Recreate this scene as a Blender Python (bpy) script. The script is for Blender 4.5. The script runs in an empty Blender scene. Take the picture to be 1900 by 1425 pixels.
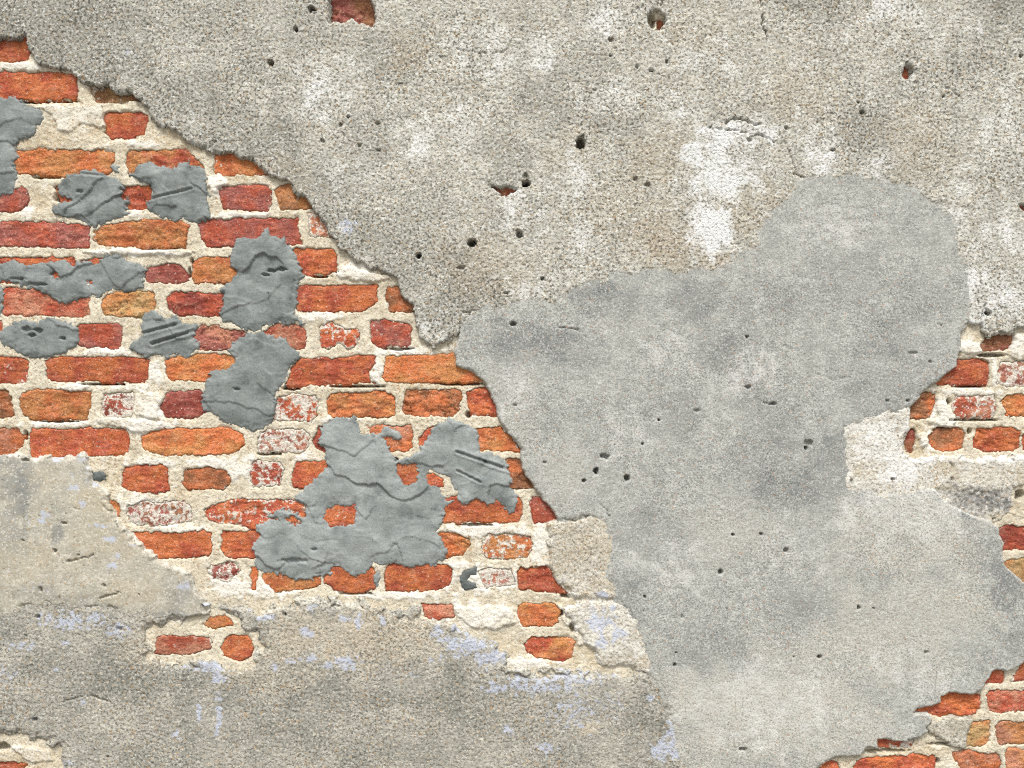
import bpy, math, random
import numpy as np

# ------------------------------------------------------------------ scene, camera, sky, sun
S = 0.00128            # metres for one unit of the wall drawing (0..1900 across, 0..1425 down)
ZC = 1.45              # height of the middle of the view above the ground
scene = bpy.context.scene
col = scene.collection

LENS = 35.0
cam_d = bpy.data.cameras.new('camera')
cam_d.lens = LENS
cam_d.sensor_width = 36.0
cam_d.clip_end = 500.0
cam = bpy.data.objects.new('camera', cam_d)
cam.location = (0.0, -1900 * S * LENS / 36.0, ZC)
cam.rotation_euler = (math.radians(90), 0, 0)
col.objects.link(cam)
scene.camera = cam

SUN_EL, SUN_AZ = 57.0, -14.0      # degrees; azimuth seen from the wall, negative = from the left
world = bpy.data.worlds.new('World')
scene.world = world
world.use_nodes = True
wn, wl = world.node_tree.nodes, world.node_tree.links
wn.clear()
w_out = wn.new('ShaderNodeOutputWorld')
w_bg = wn.new('ShaderNodeBackground')
w_bg.inputs['Strength'].default_value = 0.09
w_hs = wn.new('ShaderNodeHueSaturation')      # a hazy, overcast sky: nearly white
w_hs.inputs['Saturation'].default_value = 0.22
w_sky = wn.new('ShaderNodeTexSky')
w_sky.sky_type = 'NISHITA'
w_sky.sun_disc = False
w_sky.sun_elevation = math.radians(SUN_EL)
w_sky.sun_rotation = math.radians(180 + SUN_AZ)
w_sky.air_density = 1.5
w_sky.dust_density = 5.0
wl.new(w_sky.outputs[0], w_hs.inputs['Color'])
wl.new(w_hs.outputs[0], w_bg.inputs['Color'])
wl.new(w_bg.outputs[0], w_out.inputs['Surface'])

sun_d = bpy.data.lights.new('sun', 'SUN')
sun_d.energy = 1.5
sun_d.angle = math.radians(12)
sun_d.color = (1.0, 0.975, 0.94)
sun = bpy.data.objects.new('sun', sun_d)
el, az = math.radians(SUN_EL), math.radians(SUN_AZ)
from mathutils import Vector
to_sun = Vector((math.sin(az) * math.cos(el), -math.cos(az) * math.cos(el), math.sin(el)))
sun.rotation_euler = to_sun.to_track_quat('Z', 'Y').to_euler()
sun.location = to_sun * 20
col.objects.link(sun)

scene.view_settings.view_transform = 'Standard'
scene.view_settings.look = 'None'
scene.view_settings.gamma = 1.0
scene.view_settings.use_curve_mapping = False
scene.view_settings.exposure = 0.80
scene.cycles.max_bounces = 5
scene.cycles.diffuse_bounces = 2
scene.cycles.glossy_bounces = 1
scene.cycles.use_denoising = False
scene.cycles.filter_width = 1.15

# ------------------------------------------------------------------ numeric helpers
F = np.float32


def _hash(ix, iy, seed):
    h = (ix.astype(np.int64) * 374761393 + iy.astype(np.int64) * 668265263 + seed * 1442695041) & 0xFFFFFFFF
    h = ((h ^ (h >> 13)) * 1274126177) & 0xFFFFFFFF
    h = h ^ (h >> 16)
    return h


def noise(x, y, scale, seed=0):
    """gradient noise about -1..1"""
    x = x / scale + 37.13 * (seed % 17)
    y = y / scale + 19.71 * (seed % 23)
    xi, yi = np.floor(x), np.floor(y)
    fx, fy = (x - xi).astype(F), (y - yi).astype(F)
    xi, yi = xi.astype(np.int32), yi.astype(np.int32)
    u = fx * fx * fx * (fx * (fx * 6 - 15) + 10)
    v = fy * fy * fy * (fy * (fy * 6 - 15) + 10)

    def g(dx, dy):
        a = (_hash(xi + dx, yi + dy, seed) & 1023).astype(F) * F(2 * math.pi / 1024)
        return np.cos(a) * (fx - dx) + np.sin(a) * (fy - dy)
    a = g(0, 0) * (1 - u) + g(1, 0) * u
    b = g(0, 1) * (1 - u) + g(1, 1) * u
    return (a * (1 - v) + b * v) * F(1.45)


def fbm(x, y, scale, seed=0, octaves=4, gain=0.5):
    t, a, n = 0, 1.0, 0
    for o in range(octaves):
        t = t + a * noise(x, y, scale / 2 ** o, seed + o * 7)
        n += a
        a *= gain
    return t / n * 1.3


def sstep(a, b, x):
    t = np.clip((x - a) / (b - a), 0, 1)
    return t * t * (3 - 2 * t)


def worley(x, y, scale, seed=0):
    """nearest feature: distance, distance to second, offset from it, random id 0..1"""
    x, y = x / scale, y / scale
    xi, yi = np.floor(x).astype(np.int32), np.floor(y).astype(np.int32)
    d1 = np.full(x.shape, 9, F); d2 = np.full(x.shape, 9, F)
    ox = np.zeros(x.shape, F); oy = np.zeros(x.shape, F); rid = np.zeros(x.shape, F); rid2 = np.zeros(x.shape, F)
    for dx in (-1, 0, 1):
        for dy in (-1, 0, 1):
            h = _hash(xi + dx, yi + dy, seed)
            px = xi + dx + (h & 255) / 255.0
            py = yi + dy + ((h >> 8) & 255) / 255.0
            ex, ey = x - px, y - py
            d = np.sqrt(ex * ex + ey * ey)
            near = d < d1
            d2 = np.where(near, d1, np.minimum(d2, d))
            d1 = np.where(near, d, d1)
            ox = np.where(near, ex, ox); oy = np.where(near, ey, oy)
            rid = np.where(near, ((h >> 16) & 255) / 255.0, rid)
            rid2 = np.where(near, ((h >> 4) & 255) / 255.0, rid2)
    return d1, d2, ox * scale, oy * scale, rid, rid2


def axis(lo, hi, step, far_lo, far_hi):
    a = list(np.arange(lo, hi + step, step))
    s, v = step, lo
    left = []
    while v > far_lo:
        s *= 1.25
        v -= s
        left.append(v)
    s, v = step, a[-1]
    right = []
    while v < far_hi:
        s *= 1.25
        v += s
        right.append(v)
    return np.array(left[::-1] + a + right)


def sdf(poly, WX, WY, xs, ys, R=40.0, slack=14.0):
    """signed distance (positive inside, clamped to +-R) on a grid whose points were shifted by at most slack"""
    ny, nx = WX.shape
    best = np.full((ny, nx), R, F)
    ins = np.zeros((ny, nx), bool)
    n = len(poly)
    for i in range(n):
        (x0, y0), (x1, y1) = poly[i], poly[(i + 1) % n]
        r = R + slack
        c0, c1 = np.searchsorted(xs, [min(x0, x1) - r, max(x0, x1) + r])
        r0, r1 = np.searchsorted(ys, [min(y0, y1) - r, max(y0, y1) + r])
        if c1 > c0 and r1 > r0:
            px, py = WX[r0:r1, c0:c1], WY[r0:r1, c0:c1]
            ex, ey = x1 - x0, y1 - y0
            L = ex * ex + ey * ey + 1e-9
            t = np.clip(((px - x0) * ex + (py - y0) * ey) / L, 0, 1)
            d = np.hypot(px - x0 - t * ex, py - y0 - t * ey)
            best[r0:r1, c0:c1] = np.minimum(best[r0:r1, c0:c1], d)
        if y0 != y1:
            a0, a1 = np.searchsorted(ys, [min(y0, y1) - slack, max(y0, y1) + slack])
            e1 = np.searchsorted(xs, max(x0, x1) + slack)
            if a1 > a0 and e1 > 0:
                px, py = WX[a0:a1, :e1], WY[a0:a1, :e1]
                cr = ((y0 > py) != (y1 > py)) & (px < (x1 - x0) * (py - y0) / (y1 - y0) + x0)
                ins[a0:a1, :e1] ^= cr
    return np.where(ins, best, -best)


def blobs(X, Y, spec, seed, ragged=0.45, nscale=30):
    """soft patches 0..1 with ragged rims from (cx, cy, rx, ry[, strength])"""
    m = np.zeros(X.shape, F)
    rag = fbm(X, Y, nscale, seed, 4, 0.6)
    for b in spec:
        cx, cy, rx, ry = b[:4]
        st = b[4] if len(b) > 4 else 1.0
        sel = (np.abs(X - cx) < rx * 2.2) & (np.abs(Y - cy) < ry * 2.2)
        if not sel.any():
            continue
        q = np.sqrt(((X[sel] - cx) / rx) ** 2 + ((Y[sel] - cy) / ry) ** 2)
        v = st * sstep(1.25, 0.45, q - ragged * rag[sel])
        m[sel] = np.maximum(m[sel], v)
    return m


# ------------------------------------------------------------------ mesh helpers
def world_pos(x, y, h):
    return np.stack([(x - 950.0) * S, -h * S, ZC - (y - 712.5) * S], -1)


def set_props(o, label=None, category=None, group=None, kind=None):
    if label: o['label'] = label
    if category: o['category'] = category
    if group: o['group'] = group
    if kind: o['kind'] = kind


def mesh_object(name, verts, quads, mat, parent=None, attrs=None):
    me = bpy.data.meshes.new(name)
    me.vertices.add(len(verts))
    me.vertices.foreach_set('co', np.ascontiguousarray(verts, F).ravel())
    q = np.ascontiguousarray(quads, np.int32)
    me.loops.add(q.size)
    me.loops.foreach_set('vertex_index', q.ravel())
    me.polygons.add(len(q))
    me.polygons.foreach_set('loop_start', np.arange(0, q.size, 4, dtype=np.int32))
    me.polygons.foreach_set('loop_total', np.full(len(q), 4, np.int32))
    me.polygons.foreach_set('use_smooth', np.ones(len(q), bool))
    for an, arr in (attrs or {}).items():
        at = me.attributes.new(an, 'FLOAT_COLOR', 'POINT')
        at.data.foreach_set('color', np.ascontiguousarray(arr, F).ravel())
    me.update(calc_edges=True)
    me.validate()
    me.materials.append(mat)
    o = bpy.data.objects.new(name, me)
    col.objects.link(o)
    if parent:
        o.parent = parent
    return o


def grid_object(name, X, Y, H, keep, mat, parent=None, attrs=None, back=None):
    """surface over a tensor grid, only quads whose four corners are kept; back = depth of a rim wall"""
    ny, nx = X.shape
    kq = keep[:-1, :-1] & keep[1:, :-1] & keep[:-1, 1:] & keep[1:, 1:]
    used = np.zeros((ny, nx), bool)
    used[:-1, :-1] |= kq; used[1:, :-1] |= kq; used[:-1, 1:] |= kq; used[1:, 1:] |= kq
    idx = np.full((ny, nx), -1, np.int32)
    idx[used] = np.arange(used.sum())
    a, b = idx[:-1, :-1][kq], idx[:-1, 1:][kq]
    c, d = idx[1:, 1:][kq], idx[1:, :-1][kq]
    quads = np.stack([a, d, c, b], -1)
    verts = world_pos(X[used], Y[used], H[used])
    at = {k: v[used] for k, v in (attrs or {}).items()}
    if back is not None:
        e = np.concatenate([quads[:, [0, 1]], quads[:, [1, 2]], quads[:, [2, 3]], quads[:, [3, 0]]])
        key = np.sort(e, 1).astype(np.int64)
        key = key[:, 0] * len(verts) + key[:, 1]
        u, first, cnt = np.unique(key, return_index=True, return_counts=True)
        rim = e[first[cnt == 1]]
        rv = np.unique(rim)
        new = np.full(len(verts), -1, np.int32)
        new[rv] = len(verts) + np.arange(len(rv))
        bv = verts[rv].copy()
        bv[:, 1] = back * S
        quads = np.concatenate([quads, np.stack([rim[:, 1], rim[:, 0], new[rim[:, 0]], new[rim[:, 1]]], -1)])
        verts = np.concatenate([verts, bv])
        at = {k: np.concatenate([v, v[rv]]) for k, v in at.items()}
    return mesh_object(name, verts, quads, mat, parent, at)


def box_object(name, lo, hi, mat, parent=None):
    x0, y0, z0 = lo; x1, y1, z1 = hi
    v = np.array([(x0, y0, z0), (x1, y0, z0), (x1, y1, z0), (x0, y1, z0), (x0, y0, z1), (x1, y0, z1), (x1, y1, z1), (x0, y1, z1)])
    q = np.array([(0, 3, 2, 1), (4, 5, 6, 7), (0, 1, 5, 4), (1, 2, 6, 5), (2, 3, 7, 6), (3, 0, 4, 7)])
    o = mesh_object(name, v, q, mat, parent)
    o.data.polygons.foreach_set('use_smooth', np.zeros(6, bool))
    return o


# ------------------------------------------------------------------ materials
class Nodes:
    def __init__(self, name):
        self.m = bpy.data.materials.new(name)
        self.m.use_nodes = True
        self.t = self.m.node_tree
        self.n, self.l = self.t.nodes, self.t.links
        self.bsdf = self.n['Principled BSDF']
        self.bsdf.inputs['Specular IOR Level'].default_value = 0.25
        # wall coordinates (along, up), skewed a little by depth so that broken edges are textured too
        sep = self.n.new('ShaderNodeSeparateXYZ')
        self.l.new(self.n.new('ShaderNodeTexCoord').outputs['Object'], sep.inputs[0])
        cmb = self.n.new('ShaderNodeCombineXYZ')
        for axis_name, k_, s_ in (('X', 0.73, 0), ('Z', 0.61, 1)):
            ma = self.n.new('ShaderNodeMath')
            ma.operation = 'MULTIPLY_ADD'
            self.l.new(sep.outputs['Y'], ma.inputs[0])
            ma.inputs[1].default_value = k_
            self.l.new(sep.outputs[axis_name], ma.inputs[2])
            self.l.new(ma.outputs[0], cmb.inputs[s_])
        self.co = cmb.outputs[0]

    def link(self, v, sock):
        if isinstance(v, bpy.types.NodeSocket):
            self.l.new(v, sock)
        elif isinstance(v, (tuple, list)):
            sock.default_value = (*v, 1.0) if len(v) == 3 and len(sock.default_value) == 4 else v
        else:
            sock.default_value = v

    def noise(self, scale, detail=3, rough=0.55, stretch=None, offset=0.0):
        n = self.n.new('ShaderNodeTexNoise')
        n.noise_dimensions = '2D'
        co = self.co
        if stretch or offset:
            mp = self.n.new('ShaderNodeMapping')
            mp.inputs['Scale'].default_value = stretch or (1, 1, 1)
            mp.inputs['Location'].default_value = (offset, offset * 0.7, offset * 1.3)
            self.l.new(co, mp.inputs['Vector'])
            co = mp.outputs[0]
        self.l.new(co, n.inputs['Vector'])
        n.inputs['Scale'].default_value = scale
        n.inputs['Detail'].default_value = detail
        n.inputs['Roughness'].default_value = rough
        return n.outputs['Fac']

    def voronoi(self, scale, out='Color', feature='F1'):
        n = self.n.new('ShaderNodeTexVoronoi')
        n.feature = feature
        n.voronoi_dimensions = '2D'
        self.l.new(self.co, n.inputs['Vector'])
        n.inputs['Scale'].default_value = scale
        return n.outputs[out]

    def ramp(self, v, lo, hi, a=0.0, b=1.0, smooth=True):
        n = self.n.new('ShaderNodeMapRange')
        n.interpolation_type = 'SMOOTHSTEP' if smooth else 'LINEAR'
        self.link(v, n.inputs['Value'])
        n.inputs['From Min'].default_value = lo
        n.inputs['From Max'].default_value = hi
        self.link(a, n.inputs['To Min'])
        self.link(b, n.inputs['To Max'])
        return n.outputs[0]

    def math(self, op, a, b=0.0):
        n = self.n.new('ShaderNodeMath')
        n.operation = op
        self.link(a, n.inputs[0])
        self.link(b, n.inputs[1])
        return n.outputs[0]

    def mix(self, fac, a, b, mode='MIX'):
        n = self.n.new('ShaderNodeMix')
        n.data_type = 'RGBA'
        n.blend_type = mode
        n.clamp_factor = True
        self.link(fac, n.inputs[0])
        self.link(a, n.inputs[6])
        self.link(b, n.inputs[7])
        return n.outputs[2]

    def attr(self, name):
        n = self.n.new('ShaderNodeAttribute')
        n.attribute_name = name
        return n.outputs['Color'], n.outputs['Alpha']

    def split(self, c):
        n = self.n.new('ShaderNodeSeparateColor')
        self.l.new(c, n.inputs[0])
        return n.outputs[0], n.outputs[1], n.outputs[2]

    def grey(self, v):
        n = self.n.new('ShaderNodeCombineColor')
        for i in range(3):
            self.l.new(v, n.inputs[i])
        return n.outputs[0]

    def finish(self, colour, height=None, dist=0.002, strength=0.6, rough=0.95):
        self.link(colour, self.bsdf.inputs['Base Color'])
        self.link(rough, self.bsdf.inputs['Roughness'])
        if height is not None:
            b = self.n.new('ShaderNodeBump')
            b.inputs['Distance'].default_value = dist
            b.inputs['Strength'].default_value = strength
            self.l.new(height, b.inputs['Height'])
            self.l.new(b.outputs[0], self.bsdf.inputs['Normal'])
        return self.m


def plaster_material(name, base, dark, tan, white, blue=(0.49, 0.53, 0.63), grain=230, pore=0.38, pore_dark=0.07, pore_col=(0.06, 0.052, 0.042), pore_mix=0.85,
                     vary=0.4, bump=0.6, pore_scale=130, specks=0.05, speck_col=(0.42, 0.29, 0.16)):
    """sandy render; tone attribute: r lime bloom, g soiling plus painted shade in pits and gaps, b tan sand, a blue paint"""
    k = Nodes(name)
    tone, blue_m = k.attr('tone')
    w, d, t = k.split(tone)
    cr, cg, cb = k.split(k.voronoi(grain))        # sand grains
    fine = k.noise(pore_scale, 2, 0.6)
    mid = k.noise(34, 4, 0.65)
    w = k.ramp(k.math('ADD', w, k.math('ADD', k.math('MULTIPLY', k.math('SUBTRACT', mid, 0.5), 1.0), k.math('MULTIPLY', k.math('SUBTRACT', fine, 0.5), 0.9))), 0.15, 1.0)
    mott = k.math('MULTIPLY', k.math('SUBTRACT', mid, 0.5), 0.7)
    d = k.math('ADD', d, k.math('MULTIPLY', mott, k.ramp(d, 0.0, 0.25)))
    t = k.math('SUBTRACT', t, k.math('MULTIPLY', mott, k.ramp(t, 0.0, 0.25)))
    c = k.mix(k.ramp(mid, 0.3, 0.7), [v * 0.88 for v in base], [min(1, v * 1.10) for v in base])
    c = k.mix(d, c, dark)
    c = k.mix(t, c, tan)
    c = k.mix(w, c, white)
    # single grains lighter, darker or browner than their neighbours, weaker under a lime bloom
    wk = k.math('MULTIPLY', k.ramp(w, 0.0, 1.0, 1.0, 0.3, False), k.ramp(k.noise(5.5, 3, 0.6, offset=7.7), 0.35, 0.65, 0.45, 1.0))
    g = k.ramp(cr, 0.0, 1.0, 1.0 - vary * 0.7, 1.0 + vary * 0.5, False)
    c = k.mix(wk, c, k.mix(1.0, c, k.grey(g), 'MULTIPLY'))
    c = k.mix(k.math('MULTIPLY', k.ramp(cg, 1 - specks - 0.01, 1 - specks + 0.01), wk), c, speck_col)
    c = k.mix(k.math('MULTIPLY', k.ramp(cb, 0.86, 0.9), 0.5), c, white)
    # pores between the grains: many where the face has weathered away, few under lime
    thr = k.math('ADD', k.math('MULTIPLY', d, pore_dark), k.math('MULTIPLY', w, -0.085))
    thr = k.math('ADD', thr, k.math('MULTIPLY', k.math('SUBTRACT', mid, 0.5), -0.16))
    pw = k.ramp(k.math('SUBTRACT', fine, thr), pore + 0.05, pore - 0.05, 0.0, pore_mix)
    pw = k.math('MULTIPLY', pw, k.ramp(wk, 0.3, 1.0, 0.55, 1.0))
    c = k.mix(pw, c, pore_col)
    flake = k.noise(70, 6, 0.78, offset=3.1)
    bm = k.ramp(k.math('ADD', blue_m, k.math('MULTIPLY', k.math('SUBTRACT', flake, 0.5), 3.0)), 0.52, 0.85, 0.0, 0.8)
    c = k.mix(bm, c, blue)
    h = k.math('ADD', k.ramp(fine, pore - 0.1, pore + 0.16), k.math('MULTIPLY', cr, 0.35))
    return k.finish(c, h, 0.0022, bump)


M_pebbly = plaster_material('pebbly_plaster', (0.515, 0.50, 0.43), (0.285, 0.277, 0.238), (0.44, 0.385, 0.295), (0.74, 0.75, 0.735),
                            grain=280, pore=0.375, pore_dark=0.045, pore_scale=160, pore_mix=0.72, vary=0.5, specks=0.06, speck_col=(0.38, 0.28, 0.17), bump=0.65)
M_cement = plaster_material('cement_patch', (0.405, 0.41, 0.378), (0.24, 0.25, 0.24), (0.51, 0.495, 0.43), (0.62, 0.62, 0.585),
                            grain=380, pore=0.33, pore_dark=0.02, pore_scale=230, pore_mix=0.6, pore_col=(0.12, 0.12, 0.115), vary=0.5, specks=0.012, speck_col=(0.47, 0.27, 0.16), bump=0.4)
M_smooth = plaster_material('smooth_plaster', (0.45, 0.425, 0.35), (0.24, 0.247, 0.235), (0.48, 0.425, 0.31), (0.69, 0.665, 0.59),
                            grain=300, pore=0.29, pore_dark=0.03, pore_scale=120, pore_mix=0.6, pore_col=(0.13, 0.11, 0.085), vary=0.22, specks=0.03, bump=0.35)
M_coarse = plaster_material('coarse_plaster', (0.44, 0.422, 0.362), (0.265, 0.262, 0.23), (0.54, 0.475, 0.365), (0.66, 0.635, 0.55),
                            grain=290, pore=0.365, pore_dark=0.04, pore_scale=165, pore_mix=0.6, pore_col=(0.10, 0.09, 0.07), vary=0.45, specks=0.05, bump=0.6)
M_lime = plaster_material('lime_plaster', (0.62, 0.60, 0.53), (0.20, 0.20, 0.195), (0.50, 0.445, 0.335), (0.74, 0.735, 0.705),
                          grain=300, pore=0.355, pore_dark=0.08, pore_scale=165, pore_mix=0.6, pore_col=(0.17, 0.13, 0.09), vary=0.35, bump=0.5)
M_mortar = plaster_material('lime_mortar', (0.645, 0.585, 0.455), (0.36, 0.32, 0.24), (0.555, 0.475, 0.335), (0.765, 0.735, 0.655),
                            grain=300, pore=0.335, pore_dark=0.03, pore_scale=170, pore_col=(0.30, 0.24, 0.15), pore_mix=0.45, vary=0.24, specks=0.04, speck_col=(0.45, 0.29, 0.16), bump=0.5)


def brick_material():
    k = Nodes('fired_clay_brick')
    clay, lime = k.attr('clay')
    cell = k.voronoi(420)
    cr, cg, cb = k.split(cell)
    fine = k.noise(150, 4, 0.7)
    mid = k.noise(45, 5, 0.65, stretch=(0.7, 1.2, 1))
    c = k.mix(1.0, clay, k.grey(k.ramp(mid, 0.25, 0.75, 0.72, 1.22, False)), 'MULTIPLY')
    c = k.mix(1.0, c, k.grey(k.ramp(cr, 0, 1, 0.72, 1.2, False)), 'MULTIPLY')
    c = k.mix(k.ramp(mid, 0.45, 0.75, 0.05, 0.30), c, (0.54, 0.34, 0.24))
    big = k.noise(14, 4, 0.6, offset=5.3)
    c = k.mix(k.ramp(big, 0.54, 0.74, 0.0, 0.35), c, (0.20, 0.06, 0.04))
    c = k.mix(k.math('MULTIPLY', k.ramp(fine, 0.42, 0.32), 0.55), c, (0.12, 0.035, 0.02))
    c = k.mix(k.math('MULTIPLY', k.ramp(cg, 0.975, 0.985), 0.55), c, (0.66, 0.52, 0.40))
    sm = k.noise(85, 5, 0.7, offset=1.7)
    lm = k.ramp(k.math('ADD', lime, k.math('MULTIPLY', k.math('SUBTRACT', sm, 0.5), 1.3)), 0.46, 0.58)
    c = k.mix(lm, c, k.mix(k.ramp(fine, 0.35, 0.6), (0.52, 0.45, 0.36), (0.74, 0.70, 0.63)))
    h = k.math('ADD', fine, k.math('MULTIPLY', mid, 1.2))
    return k.finish(c, h, 0.0035, 0.85, 0.9)


def daub_material():
    k = Nodes('fresh_cement')
    tone, _ = k.attr('tone')
    w, d, t = k.split(tone)
    mid = k.noise(26, 5, 0.65)
    fine = k.noise(260, 3, 0.65)
    cr, cg, cb = k.split(k.voronoi(430))
    c = k.mix(k.ramp(mid, 0.3, 0.7), (0.20, 0.225, 0.217), (0.29, 0.314, 0.303))
    c = k.mix(d, c, (0.085, 0.097, 0.093))
    c = k.mix(w, c, (0.37, 0.395, 0.385))
    c = k.mix(1.0, c, k.grey(k.ramp(cr, 0, 1, 0.86, 1.1, False)), 'MULTIPLY')
    c = k.mix(k.math('MULTIPLY', k.ramp(fine, 0.37, 0.28), 0.7), c, (0.05, 0.055, 0.052))
    drag = k.noise(120, 4, 0.65, stretch=(0.3, 1, 1))
    h = k.math('ADD', k.math('MULTIPLY', fine, 0.7), drag)
    return k.finish(c, h, 0.0013, 0.4, 0.55)


def plain_noise_material(name, a, b, scale):
    k = Nodes(name)
    return k.finish(k.mix(k.ramp(k.noise(scale, 6, 0.65), 0.3, 0.7), a, b), k.noise(scale * 6, 3), 0.004, 0.6)


M_brick = brick_material()
M_daub = daub_material()
M_core = plain_noise_material('masonry_core', (0.30, 0.25, 0.18), (0.40, 0.33, 0.23), 30)
M_ground = plain_noise_material('ground_paving', (0.16, 0.15, 0.135), (0.24, 0.225, 0.20), 3)
# ------------------------------------------------------------------ outlines of the plaster layers
UPPER = [(-3200, -1100), (5100, -1100), (5100, 1085), (1990, 1085), (1992, 900), (1985, 640), (1955, 612), (1900, 610), (1883, 613), (1873, 618),
         (1849, 619), (1828, 624), (1817, 616), (1816, 605), (1792, 601), (1789, 585), (1784, 555), (1776, 520), (1768, 488), (1756, 442),
         (1742, 404), (1702, 372), (1652, 349), (1620, 347), (1584, 336), (1548, 338), (1510, 341), (1486, 352), (1469, 374), (1453, 390),
         (1426, 420), (1420, 437), (1412, 456), (1393, 472), (1368, 486), (1349, 500), (1324, 514), (1242, 519), (1200, 519), (1154, 520),
         (1132, 524), (1105, 536), (1064, 553), (1039, 572), (974, 577), (941, 583), (908, 585), (875, 596), (859, 615), (853, 622),
         (837, 629), (820, 640), (806, 647), (788, 638), (777, 625), (774, 610), (777, 597), (770, 585), (766, 568), (753, 556), (741, 541),
         (737, 528), (733, 514), (720, 507), (689, 501), (668, 490), (648, 478), (637, 463), (622, 444), (609, 427), (599, 412), (590, 398),
         (580, 385), (573, 373), (555, 364), (544, 349), (529, 339), (506, 326), (493, 317), (479, 305), (464, 301), (443, 293), (426, 286),
         (401, 285), (379, 278), (358, 268), (345, 259), (330, 246), (305, 235), (290, 227), (284, 219), (278, 206), (265, 193), (252, 183),
         (246, 175), (217, 170), (200, 164), (179, 157), (162, 155), (147, 147), (145, 141), (126, 134), (120, 136), (93, 129), (78, 122),
         (69, 111), (57, 97), (56, 82), (57, 63), (49, 66), (40, 72), (27, 77), (0, 75), (-45, 80), (-58, 118), (-92, 190), (-62, 290), (-98, 410), (-66, 505), (-94, 640), (-58, 735), (-78, 835), (-3200, 835)]
UPPER_HOLES = [
    [(613, -22), (611, 15), (613, 45), (632, 44), (655, 38), (672, 47), (695, 53), (697, 20), (690, 4), (688, -22)],
    [(1199, 32), (1205, 24), (1220, 23), (1230, 31), (1235, 46), (1227, 57), (1213, 58), (1203, 50)],
    [(1680, 118), (1688, 126), (1692, 138), (1688, 149), (1677, 152), (1671, 146), (1672, 132)],
    [(906, 346), (920, 348), (955, 346), (958, 356), (947, 361), (938, 368), (925, 357), (911, 352)],
    [(1884, 382), (1899, 378), (1903, 390), (1893, 394)],
]
GREY = [(853, 600), (850, 628), (845, 652), (847, 676), (868, 685), (885, 699), (896, 707), (906, 720), (911, 733), (919, 752), (922, 768),
        (929, 787), (940, 800), (953, 815), (965, 832), (965, 846), (969, 863), (976, 882), (988, 899), (1003, 920), (1018, 937), (1028, 948),
        (1035, 965), (1054, 965), (1073, 959), (1090, 956), (1106, 961), (1117, 976), (1117, 1001), (1127, 1020), (1121, 1047), (1117, 1070),
        (1124, 1084), (1134, 1092), (1150, 1122), (1167, 1136), (1181, 1163), (1192, 1196), (1197, 1240), (1211, 1278), (1232, 1314), (1241, 1333),
        (1262, 1425), (1300, 1846), (5100, 1846), (5100, 1075), (1990, 1075), (1940, 1096), (1900, 1083), (1884, 1069), (1868, 1055), (1859, 1041),
        (1857, 1021), (1860, 1007), (1850, 990), (1851, 977), (1830, 965), (1798, 953), (1775, 942), (1753, 933), (1732, 912), (1685, 908),
        (1614, 906), (1574, 890), (1571, 840), (1576, 800), (1619, 779), (1671, 762), (1684, 759), (1696, 747), (1704, 733), (1711, 725),
        (1735, 711), (1755, 693), (1772, 679), (1774, 668), (1780, 654), (1780, 621), (1789, 607), (1800, 585), (1800, 500), (1790, 390),
        (1700, 325), (1560, 310), (1450, 340), (1400, 410), (1385, 445), (1320, 488), (1240, 495), (1150, 495), (1100, 510), (1040, 545),
        (960, 555), (900, 560), (870, 580)]
GREY_HOLES = [[(1985, 1216), (1940, 1214), (1900, 1224), (1891, 1231), (1876, 1240), (1862, 1244), (1845, 1239), (1836, 1249), (1825, 1266), (1818, 1280),
               (1798, 1287), (1758, 1283), (1743, 1290), (1742, 1300), (1725, 1308), (1701, 1313), (1694, 1320), (1721, 1322), (1727, 1333),
               (1716, 1346), (1719, 1355), (1703, 1368), (1674, 1373), (1626, 1368), (1624, 1386), (1606, 1384), (1595, 1399), (1568, 1401),
               (1553, 1400), (1518, 1419), (1500, 1440), (1510, 1472), (1700, 1480), (1985, 1475)]]
SMOOTH = [(-3200, 828), (-76, 828), (-40, 846), (0, 843), (30, 841), (61, 848), (88, 845), (130, 845), (147, 840), (162, 842), (168, 850), (172, 869),
          (175, 890), (185, 897), (200, 907), (206, 918), (202, 935), (213, 949), (225, 970), (244, 989), (259, 1004), (278, 1019), (288, 1029),
          (303, 1036), (312, 1046), (335, 1052), (352, 1062), (362, 1078), (366, 1098), (378, 1108), (396, 1120), (386, 1136), (364, 1146), (313, 1148),
          (278, 1152), (247, 1140), (210, 1136), (177, 1133), (140, 1128), (98, 1123), (55, 1129), (0, 1142), (-80, 1150), (-3200, 1150)]
COARSE = [(-3200, 1130), (-90, 1120), (0, 1110), (60, 1100), (200, 1105), (330, 1120), (370, 1118), (400, 1122), (420, 1110), (450, 1122), (480, 1136),
          (505, 1118), (540, 1108), (600, 1104), (640, 1110), (700, 1112), (740, 1124), (773, 1121), (786, 1133), (803, 1146), (830, 1148), (841, 1144),
          (863, 1166), (896, 1169), (915, 1185), (940, 1207), (948, 1229), (972, 1241), (1030, 1236), (1068, 1237), (1123, 1240), (1167, 1237), (1215, 1240),
          (1260, 1300), (1290, 1425), (1330, 1846), (-3200, 1846)]
COARSE_HOLES = [
    [(280, 1190), (288, 1172), (330, 1168), (360, 1146), (385, 1134), (424, 1134), (440, 1150), (446, 1172), (470, 1178), (478, 1200), (470, 1225),
     (440, 1232), (412, 1222), (396, 1212), (362, 1218), (284, 1217)],
    [(-60, 1380), (0, 1376), (15, 1363), (50, 1373), (91, 1378), (108, 1398), (119, 1420), (126, 1450), (100, 1475), (-60, 1475)],
]
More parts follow.
